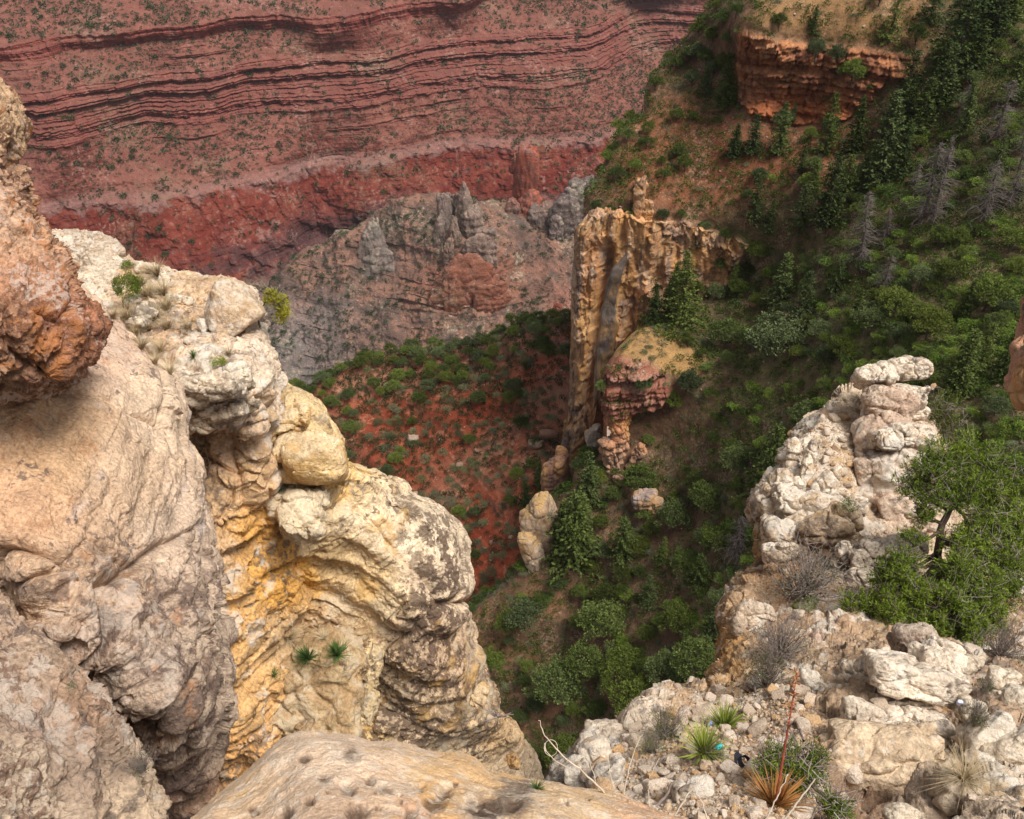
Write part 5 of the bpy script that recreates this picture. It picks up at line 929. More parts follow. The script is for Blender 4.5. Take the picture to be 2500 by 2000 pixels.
# random scatter over a terrain sheet, by real ground area
def scatter(tn, n, dens, rad, seed, minnz=.4, taken=True, keep=.15, sep=.55):
    P, N, U, V = TERR[tn]; rs = np.random.RandomState(seed); a = np.linalg.norm(np.cross(P[1:, :-1] - P[:-1, :-1], P[:-1, 1:] - P[:-1, :-1]), axis=-1)
    pu, pv, pt = proj(P[:-1, :-1]); wgt = a * dens(pu, pv, P[:-1, :-1], N[:-1, :-1]) * (N[:-1, :-1, 2] > minnz); wgt = np.clip(wgt, 0, None).ravel(); cw = np.cumsum(wgt)
    grid = {}; out = []
    if taken:
        for (x, y, r) in TAKEN: grid.setdefault((int(x // 4), int(y // 4)), []).append((x, y, r))
    for tr_ in range(n * 12):
        if len(out) >= n: break
        k = min(np.searchsorted(cw, rs.rand() * cw[-1]), len(cw) - 1); i, j = divmod(k, P.shape[1] - 1); x, y, z = P[i, j]; r = rad(rs); g = (int(x // 4), int(y // 4)); ok = True
        for gx in (-1, 0, 1):
            for gy in (-1, 0, 1):
                for (a_, b_, c_) in grid.get((g[0] + gx, g[1] + gy), ()):
                    if (a_ - x) ** 2 + (b_ - y) ** 2 < (r + c_) ** 2 * sep: ok = False
        if not ok: continue
        if keep < 1 and rs.rand() > keep and not vis(P[i, j] + np.array([0, 0, r])): continue
        grid.setdefault(g, []).append((x, y, r)); out.append((P[i, j], r, U[i, j] if U is not None else 0, rs.rand()))
        if taken: TAKEN.append((x, y, r))
    return out
def rec_label(tn, u, v): return ZONES[zone(u, v)][1], ZONES[zone(u, v)][2]
GREENY = [(2060,520),(2180,380),(2300,150),(2600,100),(2600,1000),(2100,900)]
def densS(kind):
    def f(u, v, P, N):
        d = np.ones_like(u); n = fbm(P.reshape(-1, 3), 14, 3, 150 + kind).reshape(u.shape)
        d = d * ss(-.35, .3, n + .1)
        d = d * (1 - .6 * polymask(YP, u, v, 10)) * (1 - .3 * polymask(RS, u, v, 20)) * (1 - .9 * np.maximum(polymask(RC, u, v, 6), polymask(OC, u, v, 6)))
        d = d * (1 - .9 * polymask([(1480,800),(1560,790),(1700,870),(1720,960),(1640,900),(1480,890)], u, v, 5))
        d = d * (1 - .3 * polymask([(1180,1470),(1400,1480),(1500,1600),(1350,1800),(1200,1700)], u, v, 40))
        if kind == 0: d = d * (.35 + 1.2 * ss(1800, 2200, u) * (v < 1000) + .6 * (v > 1000))
        if kind == 1: d = (d + .5 * polymask(GREENY, u, v, 60)) * (.5 + 2.4 * polymask(GREENY, u, v, 60))
        if kind == 2: d = d * (.4 + 1.2 * (1 - ss(1750, 1950, u)) * ss(750, 950, v) + .9 * (v < 500) * (u < 1800) + .3)
        d = d * ((u > 900) & (u < 2620) & (v > -60) & (v < 2050)); return d
    return f
def denseD(u, v, P, N):
    n = fbm(P.reshape(-1, 3), 16, 3, 160).reshape(u.shape); rim = 1 - ss(30, 110, v - crv(Td, u))
    red = np.maximum(polymask(REDP, u, v, 15), polymask(REDQ, u, v, 15)); return (ss(-.4, .25, n) + 1.2 * rim) * (1 - .5 * red) * (u > 660) * (u < 1460) * (v < 1600)
def put(lst, protos, kind, cat, smin, seed, wz=(.9, 1.2), lim=300, where=None, hs=2.1):
    rs = np.random.RandomState(seed); sz = []
    for (p, r, u, q) in lst: pu, pv, pt = proj(p); sz.append(r / pt if (-20 < pu < 2520 and -20 < pv < 2020) else 0)
    order = np.argsort(sz)[::-1]; rest = []
    for c, k in enumerate(order):
        p, r, u, q = lst[k]
        if c >= lim: rest.append(lst[k]); continue
        pu, pv, pt = proj(p)
        if where: lab, grp = where(pu, pv)
        else: lab, grp = rec_label('', float(pu), float(pv))
        place(protos[rs.randint(len(protos))], Vector(p) - Vector((0, 0, .05 * r)), r * hs, rs.uniform(0, 6.28), (rs.normal() * .08, rs.normal() * .08), rs.uniform(*wz), f'{kind} {lab}', cat, f'{cat}s {grp}')
    return rest
def lowshrub(rs, n=70, leaf=.16):
    e = rs.normal(size=(n, 3)); e /= np.linalg.norm(e, axis=1)[:, None]; e[:, 2] = np.abs(e[:, 2]); e *= rs.uniform(.5, 1.0, (n, 1)) * [.5, .5, .62] * (1 + .25 * np.sin(e[:, :1] * 5 + 3 * e[:, 1:2])); l = leaf * rs.uniform(.6, 1.5, n); return quads(e, e + rs.normal(size=(n, 3)) * .3, l, l * .75, rs)
def stuffmesh(name, lst, mat, seed, hs=2.0, nv=12, n=70, leaf=.16, flat=.9):
    rs = np.random.RandomState(seed); pro = [lowshrub(rs, n, leaf) for _ in range(nv)]; Vs = []; Fs = []; m = 0
    for (p, r, u, q) in lst:
        V, F = pro[rs.randint(nv)]; a = rs.uniform(0, 6.28); R = np.array([[math.cos(a), -math.sin(a), 0], [math.sin(a), math.cos(a), 0], [0, 0, 1]]); s = r * hs * rs.uniform(.8, 1.2)
        Vs.append((V * [1, 1, flat * rs.uniform(.7, 1.3)]) @ R.T * s + p); Fs.append(F + m); m += len(V)
    V = np.concatenate(Vs); o = mesh_obj(name, V, np.concatenate(Fs), mat, None, loc=V.mean(0), smooth=False); props(o, kind='stuff'); return o
a = scatter('shrubby_slope', 250, densS(0), lambda r: r.uniform(1.1, 2.3), 11)
put(a, PP, 'small round pinyon', 'pinyon', 0, 21, (.85, 1.1), 240, hs=2.7)
a = scatter('shrubby_slope', 3200, densS(1), lambda r: r.uniform(.8, 2.0), 12, keep=.04, sep=.3, minnz=.12)
rest = put(a, PO, 'leafy green shrub', 'green shrub', 0, 22, (1, 1.5), 300)
stuffmesh('small_green_shrubs', rest, L_oak, 31, n=150, leaf=.11)
a = scatter('shrubby_slope', 4200, densS(2), lambda r: r.uniform(.5, 1.35), 13, keep=.04, sep=.35, minnz=.12)
rest = put(a, PS, 'grey-green sage bush', 'sage bush', 0, 23, (1, 1.4), 300)
stuffmesh('small_sage_shrubs', rest, L_sage, 32, n=110, leaf=.11)
print('S veg', time.time() - T0)
DZ = [([(640,700),(1480,700),(1480,900),(1180,935),(1000,935),(800,990),(640,1040)], 'on the wooded rim of the red slope', 'on the rim of the red slope'),
      ([(1180,900),(1500,850),(1500,1200),(1180,1200)], 'on the talus left of the orange cliff', 'left of the orange cliff'),
      ([(600,900),(1180,900),(1180,1150),(600,1250)], 'on the bare red talus behind the yellow nose', 'on the red talus')]
def dwhere(u, v):
    for (poly, a_, b_) in DZ:
        if inpoly(poly, np.array(float(u)), np.array(float(v))): return a_, b_
    return 'low in the red gully right of the yellow crag', 'in the red gully'
PJ = [('juniper_tree', b) for a_, b in PP]; PTS = [('talus_shrub', b) for a_, b in PS]
a = scatter('red_slope', 230, denseD, lambda r: r.uniform(1.7, 3.2), 14, .3); put(a, PJ, 'dark bushy juniper', 'juniper', 0, 24, (1, 1.35), 230, dwhere, hs=2.2)
a = scatter('red_slope', 2400, lambda u, v, P, N: denseD(u, v, P, N) + .06, lambda r: r.uniform(.9, 2.1), 15, .3, sep=.4); rest = put(a, PTS, 'grey-green talus shrub', 'talus shrub', 0, 25, (1, 1.4), 290, dwhere); stuffmesh('small_talus_shrubs', rest, L_far, 33, n=120, leaf=.13)
# butte and far wall
def densB(u, v, P, N):
    n = fbm(P.reshape(-1, 3), 45, 3, 170).reshape(u.shape); return ss(-.3, .35, n) * (v > 480) * (v < 960) * (u > 600)
PFR = []
for i in range(5):
    rs = np.random.RandomState(90 + i); V, F = lowshrub(rs, 170, .15); PFR.append(proto('far_shrub', [('far_shrub', V, F, L_far)]))
def putfar(lst, cat, lim, seed, where):
    rs = np.random.RandomState(seed); sz = []
    for (p, r, u, q) in lst: pu, pv, pt = proj(p); sz.append(r / pt if (-10 < pu < 2510 and -10 < pv < 2010) else 0)
    order = np.argsort(sz)[::-1]; rest = []
    for c, k in enumerate(order):
        p, r, u, q = lst[k]
        if c >= lim: rest.append(lst[k]); continue
        pu, pv, pt = proj(p); lab, grp = where(float(pu), float(pv)); place(PFR[rs.randint(5)], Vector(p), r * 2.2, rs.uniform(0, 6.28), label=lab, cat='shrub', group=grp, single=True)
    return rest
a = scatter('butte_slope', 2400, densB, lambda r: r.uniform(1.1, 3.4) ** 1.15, 16, .25, False)
rest = putfar(a, 'shrub', 100, 26, lambda u, v: ('dark green shrub dotting the grey butte below the spires', 'shrubs on the butte') if u > 900 else ('dark green shrub on the pale slope left of the butte', 'shrubs left of the butte')); stuffmesh('far_butte_shrubs', rest, L_far, 34, n=36, leaf=.26)
def densW(u, v, P, N):
    q = WALLQ[:-1, :-1]; sl = (1 - ss(.95, 1.05, q)) * .9 + ss(1.95, 2.05, q) * (1 - ss(2.9, 3.0, q)) * .8 + ss(3.97, 4.03, q) * (1 - ss(4.85, 5.0, q)) + ss(6, 6.2, q) * .8
    n = fbm(P.reshape(-1, 3), 70, 3, 180, st=(1, 1, 3)).reshape(u.shape); return (sl * ss(-.35, .4, n) + .06) * (v > -60) * (v < 1000) * (u > -40) * (u < 1720) * (1 + .6 * ss(900, 1300, u))
def wwhere(u, v):
    if v < crv(LV[3], u): return 'green shrub dotting the upper ledges of the canyon wall', 'shrubs on the upper canyon wall'
    if v < crv(LV[5], u): return 'green shrub on the pinkish slope between dark ledges and red cliff', 'shrubs on the pink canyon slope'
    return 'green shrub at the foot of the red canyon cliff', 'shrubs under the red cliff wall'
a = scatter('canyon_wall', 9000, densW, lambda r: 1.0 + 4.0 * r.rand() ** 1.8, 17, .2, False)
rest = putfar(a, 'shrub', 200, 27, wwhere); stuffmesh('far_wall_shrubs', rest, L_far, 35, n=30, leaf=.3)
print('veg', time.time() - T0)
# ---------------------------------------------------------------- near plants and small things
NEAR = ['rock_ridge', 'rock_ledge', 'rock_crag', 'rock_bluff', 'front_boulder'] 
def hit(u, v):
    dg = bpy.context.evaluated_depsgraph_get(); d = W(u, v, 1.0); ok, loc, nr, i, ob, m = SC.ray_cast(dg, Vector((0, 0, 0)), Vector(d / np.linalg.norm(d))); return loc, nr, float(proj(np.array(loc))[2])
bpy.context.view_layer.update()
def needletree(name, u, v, t, trunk, blobs, mat, label, cat, seed, dens=1.0, nl=.055, tr=.07, twigs=.5, spr=.075):
    """blobs: (u, v, depth, ru, rv) px ellipsoids of foliage; trunk: list of (u,v,t)"""
    rs = np.random.RandomState(seed); tp = np.array([W(*q) for q in trunk]); loc = tp[0]; e = bpy.data.objects.new(name, None); C.objects.link(e); e.location = loc; props(e, label, cat)
    s = np.linspace(0, len(tp) - 1, 14); tpp = np.stack([np.interp(s, range(len(tp)), tp[:, k]) for k in range(3)], 1) + np.cumsum(rs.normal(size=(14, 3)) * .012, 0)
    V, F = tube(tpp, np.linspace(tr, tr * .35, 14), 8); mesh_obj('trunk', V, F, M_bark, loc=loc, parent=e)
    LB = []; cs = []; ds = []; tw = []
    for (bu, bv, bt, ru, rv) in blobs:
        c = W(bu, bv, bt); a = ru * bt / FL; b = rv * bt / FL; k = tpp[np.argmin(np.linalg.norm(tpp - c, axis=1) + rs.rand(14) * .1)]
        pth = wig(k, c, 8, .12, rs, -.08); LB.append(tube(pth, np.linspace(tr * .42, tr * .1, 8), 5))
        nsub = max(4, int(ru * rv / 170 * dens))
        for _ in range(nsub):
            d = rs.normal(size=3); d /= np.linalg.norm(d); d *= rs.uniform(.35, 1.05); q = c + RT * d[0] * a + UP * d[2] * b + FW * d[1] * a * .9
            pt2 = wig(pth[rs.randint(3, 8)], q, 6, .14, rs); LB.append(tube(pt2, np.linspace(tr * .12, .004, 6), 4))
            for _ in range(int(10 * twigs)):
                q2 = q + rs.normal(size=3) * .1; tw.append(tube(wig(q + rs.normal(size=3) * .04, q2, 3, .15, rs), [.004, .003, .002], 3))
            m = int(17 * rs.uniform(.6, 1.3)); cc = q + rs.normal(size=(m, 3)) * spr * (bt / 13.0) * [1, 1, .8]
            for x in cc:
                n = 11; dd = rs.normal(size=(n, 3)) * .8 + (x - q) / .12 + [0, 0, .5]; cs.append(np.repeat(x[None], n, 0) + rs.normal(size=(n, 3)) * .012); ds.append(dd)
    V, F = join(LB); mesh_obj('branches', V, F, M_bark, loc=loc, parent=e)
    if tw: V, F = join(tw); mesh_obj('dead_twigs', V, F, M_dead, loc=loc, parent=e)
    cs = np.concatenate(cs); ds = np.concatenate(ds); V, F = quads(cs, ds, nl * rs.uniform(.6, 1.3, len(cs)), nl * .19, rs); mesh_obj('crown', V, F, mat, loc=loc, parent=e, smooth=False); return e
needletree('pine_tree', 2276, 1400, 13.2, [(2272,1420,13.4),(2285,1370,13.2),(2305,1290,13.1),(2330,1240,13.1),(2380,1170,13.2)],
 [(2265,1160,13.0,45,40),(2310,1120,13.1,50,40),(2370,1110,13.3,50,45),(2430,1150,13.4,55,45),(2290,1210,12.9,50,35),(2360,1200,12.9,60,45),(2440,1220,13.2,55,50),(2400,1280,12.9,60,45),(2470,1300,13.2,40,60),(2250,1250,13.0,34,28),(2350,1150,13.5,60,50),
  (2440,1370,12.8,50,50),(2380,1350,12.7,55,45),(2340,1400,12.5,55,45),(2400,1440,12.4,60,50),(2330,1470,12.2,60,45),(2260,1450,12.3,60,40),(2190,1430,12.4,55,40),(2200,1370,12.6,50,32),(2130,1470,12.4,50,34),(2090,1480,12.5,32,26),(2180,1500,12.2,55,32),(2270,1520,12.1,60,30),(2360,1530,12.1,60,40),(2420,1510,12.3,45,45),(2400,1590,12.2,45,40),(2350,1580,12.1,40,30),(2150,1420,12.6,34,24),(2460,1440,12.6,34,40),(2480,1180,13.3,34,50),(2330,1320,12.9,40,30),(2230,1190,13.1,26,30),(2410,1180,13.1,50,50),(2480,1380,12.9,30,50),(2230,1320,12.9,24,26)],
 L_near, 'large leaning pine with bright green needles and a dark trunk at the right edge', 'pine tree', 5, 1.7, .055, .07, .5, .06)
needletree('pine_tree', 2310, 1060, 17.5, [(2330,1110,18.2),(2320,1060,18.1),(2305,1010,18)], [(2290,995,18,40,28),(2315,1010,18,34,30),(2270,1015,18,24,22),(2325,1045,18,26,24),(2300,1050,18,22,20)], leafmat('yellowish_needles', ((.1,.12,.02), (.34,.34,.06))), 'small yellowish pine top showing behind the hoodoo', 'pine tree', 6, 1.2, .06, .04, 1.2)
needletree('pine_shrub', 1950, 1870, 6.6, [(1945,1930,6.5),(1948,1900,6.45),(1952,1870,6.4)], [(1890,1850,6.4,30,26),(1935,1838,6.5,26,14),(1965,1880,6.3,42,26),(1990,1850,6.4,26,22),(1925,1905,6.3,40,20),(1880,1880,6.3,24,20),(1975,1910,6.3,30,14),(2060,1985,5.9,26,14),(2040,1965,5.9,16,20)], L_near, 'low green pine seedling beside the red flower stalk', 'pine shrub', 7, 1.1, .035, .015, .8)
def bush(name, u, v, w_, h_, mat, label, cat, seed, leafs=True, twigs=True, tm=None, leaf=.03, n=26, per=60, lift=.0):
    p, nr, t = hit(u, v); s = w_ * t / FL; hz = h_ * t / FL / .82; e = bpy.data.objects.new(name, None); C.objects.link(e); e.location = p; props(e, label, cat)
    if twigs: V, F = twigbush(seed, 110); mesh_obj('twigs', V * (s * .95, s * .95, hz * .95) + np.array(p), F, tm or M_dead, loc=p, parent=e)
    if leafs:
        V, F, cen = roundtree(seed, clumps=n, per=per, leaf=leaf, base=-.05, cs=.15); mesh_obj('foliage', (V - [0, 0, .05]) * (s, s, hz) + np.array(p), F, mat, loc=p, parent=e, smooth=False)
    return e
bush('grey_shrub', 1960, 1450, 230, 140, L_grey, 'wide grey twiggy shrub between the boulder and the heap of white rock', 'shrub', 1, leaf=.022, per=60)
bush('grey_shrub', 1905, 1600, 190, 120, L_grey, 'grey shrub with bare purple-grey twigs left of the upright wedge stone', 'shrub', 2, leaf=.022, per=30)
bush('grey_shrub', 1870, 1675, 120, 140, L_sage, 'dark grey-green shrub on the left rim of the ridge', 'shrub', 3, leaf=.03, per=50)
bush('grey_shrub', 2440, 1600, 120, 120, L_grey, 'grey-purple shrub under the pine at the right edge', 'shrub', 4, leaf=.022, per=30)
bush('green_shrub', 2375, 1770, 70, 120, L_sage, 'dark narrow shrub growing in the crack right of the plated outcrop', 'shrub', 5, leaf=.03, per=46)
bush('green_shrub', 2400, 1690, 60, 60, L_pin, 'small dark shrub under the lowest pine branches', 'shrub', 6, leaf=.03, per=46)
bush('green_shrub', 1970, 1490, 90, 40, L_oak, 'low olive bush below the wide grey shrub', 'shrub', 7, leaf=.03, per=30, twigs=False)
bush('yellow_shrub', 1625, 1800, 120, 110, L_yuc, 'yellow-green fine-leaved shrub at the left end of the saddle', 'shrub', 8, leaf=.022, per=60)
bush('yellow_shrub', 1590, 1835, 80, 60, L_yuc, 'lower yellow-green shrub spreading over pale rocks at the saddle end', 'shrub', 9, leaf=.022, per=50)
bush('yellow_shrub', 1740, 1850, 90, 50, L_yuc, 'small yellow-green shrub right beside the teal scrap', 'shrub', 10, leaf=.025, per=40)
bush('green_shrub', 318, 735, 80, 110, L_oak, 'dense green bush in the notch of the white ledge', 'shrub', 11, leaf=.028, per=190, n=34, twigs=False)
bush('yellow_shrub', 537, 893, 50, 34, L_yuc, 'rounded yellow-green cushion plant near the ledge lip', 'shrub', 12, leaf=.05, per=50, twigs=False)
bush('yellow_shrub', 312, 655, 36, 30, L_yuc, 'small yellowish bush above the dense green bush', 'shrub', 13, leaf=.06, per=40, twigs=False)
bush('green_shrub', 2070, 1240, 60, 26, L_yuc2, 'tiny olive plant at the foot of the hoodoo', 'shrub', 14, leaf=.05, per=30, twigs=False)
bush('dark_shrub', 180, 1690, 40, 44, L_yuc2, 'little dark plant growing in the deep crack at the left', 'shrub', 15, leaf=.04, per=16, twigs=False)
bush('dark_shrub', 350, 1880, 90, 80, L_yuc2, 'shadowed twiggy plant in the crevice at the lower left', 'shrub', 16, leaf=.03, per=12)
bush('sage_shrub', 693, 1205, 30, 26, L_sage, 'small grey-green tuft on the cream knuckle of rock', 'shrub', 17, leaf=.05, per=26, twigs=False)
def tuft(name, u, v, h_, mat, label, cat, seed, n=120, spread=.6, curl=.35, w_=.02, stiff=False, group=None):
    p, nr, t = hit(u, v); L_ = h_ * t / FL / .8; V, F = blades(seed, n, L_, w_ * L_, spread, curl, stiff=stiff); o = mesh_obj(name, V + np.array(p), F, mat, loc=p, smooth=False); props(o, label, cat, group); return o
GT = [(385,665,40,'upper dry grass tuft near the skyline of the ledge'),(362,715,44,'dry grass tuft just right of the dense green bush'),(400,712,36,'pale grass tuft beside the small white round stone'),(408,748,36,'straw grass tuft in the middle of the ledge'),(380,772,38,'bushy straw tuft beside the blocky stone'),(410,795,36,'upright straw tuft left of the wedge stone'),(365,800,30,'low straw tuft toward the front of the ledge'),(460,795,30,'yellowish tuft right of the grass clump, near the grey stone'),(335,810,34,'green-tinged tuft above the bluff edge'),(310,770,40,'dry tuft at the left side of the ledge'),(345,845,40,'dark dry tuft overhanging the pinkish bluff'),(395,850,36,'grey dry tuft beside the split stone'),(560,860,24,'reddish dry tuft under the big beige boulder'),(415,905,38,'orange-tipped tuft at the front corner of the ledge'),(380,880,30,'green-yellow tuft on the edge above the bluff'),(278,770,30,'grey tuft at the bluff shoulder'),(345,690,34,'dry grass behind the green bush')]
for i, (u, v, h_, lab) in enumerate(GT): tuft('grass_tuft', u, v + 8, h_, [L_dry, L_dry, L_dry, L_yuc][(i * 7) % 4] if i % 4 == 3 else L_dry, lab, 'grass tuft', 200 + i, 150, .55, .35, .025, group='grass tufts on the white ledge')
tuft('grass_tuft', 2350, 1905, 70, L_dry, 'large dry grey-brown grass tuft between cracked slabs at right', 'grass tuft', 230, 220, .9, .5, .018)
tuft('grass_tuft', 705, 1560, 46, L_dry, 'dry brown grass hanging on the ledge of the rough block, left one', 'grass tuft', 231, 160, .7, .6, .02, group='dry grass on the rough block')
tuft('grass_tuft', 790, 1560, 26, L_dry, 'small brown grass clump above the two spiky plants', 'grass tuft', 232, 90, .7, .5, .03, group='dry grass on the rough block')
tuft('grass_tuft', 773, 1625, 24, L_dry, 'brown grass clump just below the two spiky plants', 'grass tuft', 233, 90, .7, .5, .03, group='dry grass on the rough block')
tuft('grass_tuft', 500, 1090, 34, L_dry, 'brown tuft hanging in the shaded hollow under the ledge', 'grass tuft', 234, 90, .9, .7, .03)
YU = [(1768,1775,52,L_yuc,'round green yucca with stiff leaves on the gravel saddle'),(1718,1835,60,L_yuc,'yellow-green yucca left of the teal scrap'),(1892,1965,76,L_yucb,'orange-brown dying yucca at the foot of the red stalk'),(752,1608,34,L_yuc2,'left of two small spiky dark plants on the rough block'),(823,1600,36,L_yuc2,'right of two small spiky dark plants on the rough block'),(474,872,20,L_yuc2,'tiny spiky plant in the middle of the white ledge'),(1310,1925,24,L_yuc2,'small dark spiky plant peeking over the front boulder'),(668,1650,22,L_yuc2,'small dark spiky plant left on the rough block')]
for i, (u, v, h_, mt, lab) in enumerate(YU): tuft('yucca', u, v, h_, mt, lab, 'yucca', 240 + i, 170 if h_ > 30 else 70, 1.45, .02, .05, True)
# red flower stalk of an agave
p, nr, t = hit(1893, 1965); p = np.array(p); top = W(1946, 1642, t * 1.02); rs = np.random.RandomState(4); e = bpy.data.objects.new('flower_stalk', None); C.objects.link(e); e.location = p; props(e, 'thin dark red dried flower stalk rising from the dying yucca', 'flower stalk')
pp = wig(p, top, 12, .004, rs); V, F = tube(pp, np.linspace(.011, .0035, 12), 6); mesh_obj('stalk', V, F, plainmat('stalk_red', (.16, .03, .02), (.3, .07, .04), .05), loc=p, parent=e)
Bs = []
for k in range(34):
    s = .55 + .45 * rs.rand(); q = p + (top - p) * s; d = rs.normal(size=3); d /= np.linalg.norm(d); Bs.append(tube([q, q + d * .03 + [0, 0, .01]], [.003, .006], 5))
V, F = join(Bs); mesh_obj('buds', V, F, plainmat('stalk_buds', (.3, .12, .06), (.45, .22, .1), .02), loc=p, parent=e)
# pale grass stems and driftwood in front
def stick(pts, r0, r1, label, name='twig', cat='twig', mat=None, group=None, seed=1, wob=.006):
    rs = np.random.RandomState(seed); P = np.array([W(*q) for q in pts]); n = max(12, 5 * len(pts)); s = np.linspace(0, len(P) - 1, n); Q = np.stack([crv(list(zip(range(len(P)), P[:, k])), s) if len(P) > 2 else np.interp(s, range(len(P)), P[:, k]) for k in range(3)], 1); Q[1:] += rs.normal(size=(n - 1, 3)) * wob * .3
    V, F = tube(Q, np.linspace(r0, r1, n), 6); o = mesh_obj(name, V, F, mat or M_twig, loc=Q[0]); props(o, label, cat, group); return o
g = 'pale dry stems behind the front boulder'
stick([(1500,1960,3.8),(1435,1895,3.75),(1375,1845,3.7),(1330,1795,3.68),(1316,1757,3.66)], .0042, .0012, 'longest pale dry stem leaning left over the gully', group=g)
th = np.linspace(0, 2 * math.pi * 1.15, 14); stick([(1400,1880,3.72),(1360,1860,3.7),(1335,1835,3.7),(1330,1815,3.7)] + [(1345 + 16 * math.cos(a + 2.6), 1826 + 20 * math.sin(a + 2.6), 3.7) for a in th], .0016, .0009, 'thin stem ending in a loose curl over the gully', group=g, wob=.002)
stick([(1478,1968,3.8),(1452,1900,3.8),(1438,1850,3.8)], .002, .001, 'short thin pale stem in the middle of the bunch', group=g)
stick([(1515,1970,3.9),(1495,1910,3.9),(1484,1850,3.9)], .002, .001, 'slightly taller thin stem right of the short one', group=g, seed=2)
stick([(1518,1975,4.0),(1530,1900,4.0),(1550,1830,4.0),(1568,1792,4.0)], .0028, .0013, 'pale stem leaning right in front of the round stones', group=g, seed=3)
stick([(1590,1985,4.0),(1583,1940,4.0),(1590,1890,4.0),(1612,1850,4.0)], .0024, .001, 'faint stem beside the right-leaning one', group=g, seed=4)
stick([(1648,1990,4.2),(1680,1940,4.2),(1710,1905,4.2),(1731,1888,4.2)], .0036, .0018, 'white forked twig at the bottom, left of the red stalk', group=g, seed=5)
stick([(1728,2005,4.2),(1715,1965,4.2),(1700,1935,4.2)], .003, .002, 'short curved white twig below the forked one', group=g, seed=6)
stick([(1868,2002,4.4),(1895,1950,4.4),(1925,1890,4.4)], .004, .002, 'pale twig crossing the base of the red stalk', group=g, seed=7)
stick([(1915,2002,4.6),(1950,1955,4.6),(1990,1900,4.6)], .006, .003, 'thick pale stick leaning right at the bottom', group=g, seed=8)
stick([(1600,1968,4.3),(1625,1945,4.3),(1640,1910,4.3)], .008, .005, 'grey weathered stick at the bottom left of the saddle', name='driftwood_stick', cat='stick', mat=M_dead, seed=9)
def lay(pts, r0, r1, label, seed=1):
    P = []
    for (u, v) in pts:
        p, nr, t = hit(u, v); P.append((u, v, t - .02))
    return stick(P, r0, r1, label, name='driftwood_stick', cat='stick', mat=M_dead, seed=seed)
lay([(1792,1800),(1820,1780),(1850,1770),(1884,1758)], .011, .007, 'curved grey stick lying on gravel right of the round yucca', 11)
lay([(1962,1755),(1954,1780),(1962,1808)], .014, .008, 'short crooked grey root right of the red stalk', 12)
lay([(1842,1672),(1845,1700)], .012, .006, 'short grey stick above the gravel, left of the ridge', 13)
# little yellow tree on the far corner of the ledge
p, nr, t = hit(634, 790); t = 12.6
needletree('young_tree', 640, 790, t, [(634,800,12.7),(638,770,12.7),(650,745,12.7),(668,728,12.7)], [(668,722,12.7,20,10),(690,738,12.7,12,10),(695,760,12.7,9,12),(685,775,12.7,6,8),(662,735,12.7,8,5)], L_yel, 'tiny tree with yellow leaves at the right end of the white ledge', 'small tree', 9, 1.0, .05, .016, .6, .03)
rs = np.random.RandomState(8); tw = [tube(wig(W(636, 785, 12.7), W(640 + rs.uniform(0, 60), rs.uniform(725, 785), 12.7 + rs.uniform(-.1, .1)), 6, .12, rs), np.linspace(.006, .002, 6), 4) for _ in range(26)]
V, F = join(tw); mesh_obj('bare_twigs', V, F, M_dead, loc=np.array([o for o in C.objects if o.name.startswith('young_tree')][0].location), parent=[o for o in C.objects if o.name.startswith('young_tree')][0])
# weathered root at the foot of the crag
rs = np.random.RandomState(18); tw = [tube(wig(W(1215, 1750, 16.6), W(1215 + rs.uniform(-40, 40), 1750 + rs.uniform(-20, 14), 16.6 + rs.uniform(-.2, .1)), 6, .1, rs), np.linspace(.02, .005, 6), 5) for _ in range(14)]
tw.append(tube(wig(W(1215, 1750, 16.6), W(1255, 1734, 16.5), 8, .08, rs), np.linspace(.016, .005, 8), 5)); V, F = join(tw); o = mesh_obj('dead_root', V, F, M_dead, loc=V.mean(0)); props(o, 'tangle of bare grey roots on the corner of the yellow crag', 'dead roots')
# litter: dark visor and teal scrap
p, nr, t = hit(1812, 1868); p = np.array(p); e = bpy.data.objects.new('visor_cap', None); C.objects.link(e); e.location = p; props(e, 'black visor cap lying on the gravel below the round yucca', 'cap')
r = 18 * t / FL; th = np.linspace(0, math.pi, 22); O = np.array(p) + np.array([0, 0, .03]); Rr = rotm(.5, .25, .9)
crown_ = []; 
for k, z in enumerate(np.linspace(0, 1, 7)): crown_.append(np.stack([np.cos(th * 2) * r * (1 - .12 * z), np.sin(th * 2) * r * (1 - .12 * z) * .85, np.full(22, z * r * .75)], 1))
Vc = np.array(crown_).reshape(-1, 3) @ Rr.T + O; M_cap = plainmat('black_cloth', (.012, .013, .02), (.03, .03, .04), .02, .8); mesh_obj('headband', Vc, gridfaces(7, 22), M_cap, loc=p, parent=e)
br = []
for k, s in enumerate(np.linspace(1, 1.85, 7)): br.append(np.stack([np.cos(th) * r * (.98 + .15 * (s - 1)), np.sin(th) * r * .85 * s, -np.cos(th * 2) * .0 - (np.cos(th) ** 2) * r * .25 + r * .06], 1))
Vb = np.array(br); Vb2 = np.concatenate([Vb, Vb[::-1] - [0, 0, .004]]).reshape(-1, 3) @ Rr.T + O; mesh_obj('brim', Vb2, gridfaces(14, 22), M_cap, loc=p, parent=e)
p, nr, t = hit(1755, 1828); X, F = facet(77, 4, 7, p=8, rough=.35, rsc=.35); X = X * (.034, .02, .016) @ rotm(.3, -.2, .4).T + np.array(p) + [0, 0, .02]; o = mesh_obj('plastic_scrap', X, F, plainmat('teal_plastic', (.0, .25, .3), (.05, .5, .5), .03, .35), loc=np.array(p)); props(o, 'crumpled teal plastic scrap caught in the yellow-green shrub', 'litter')
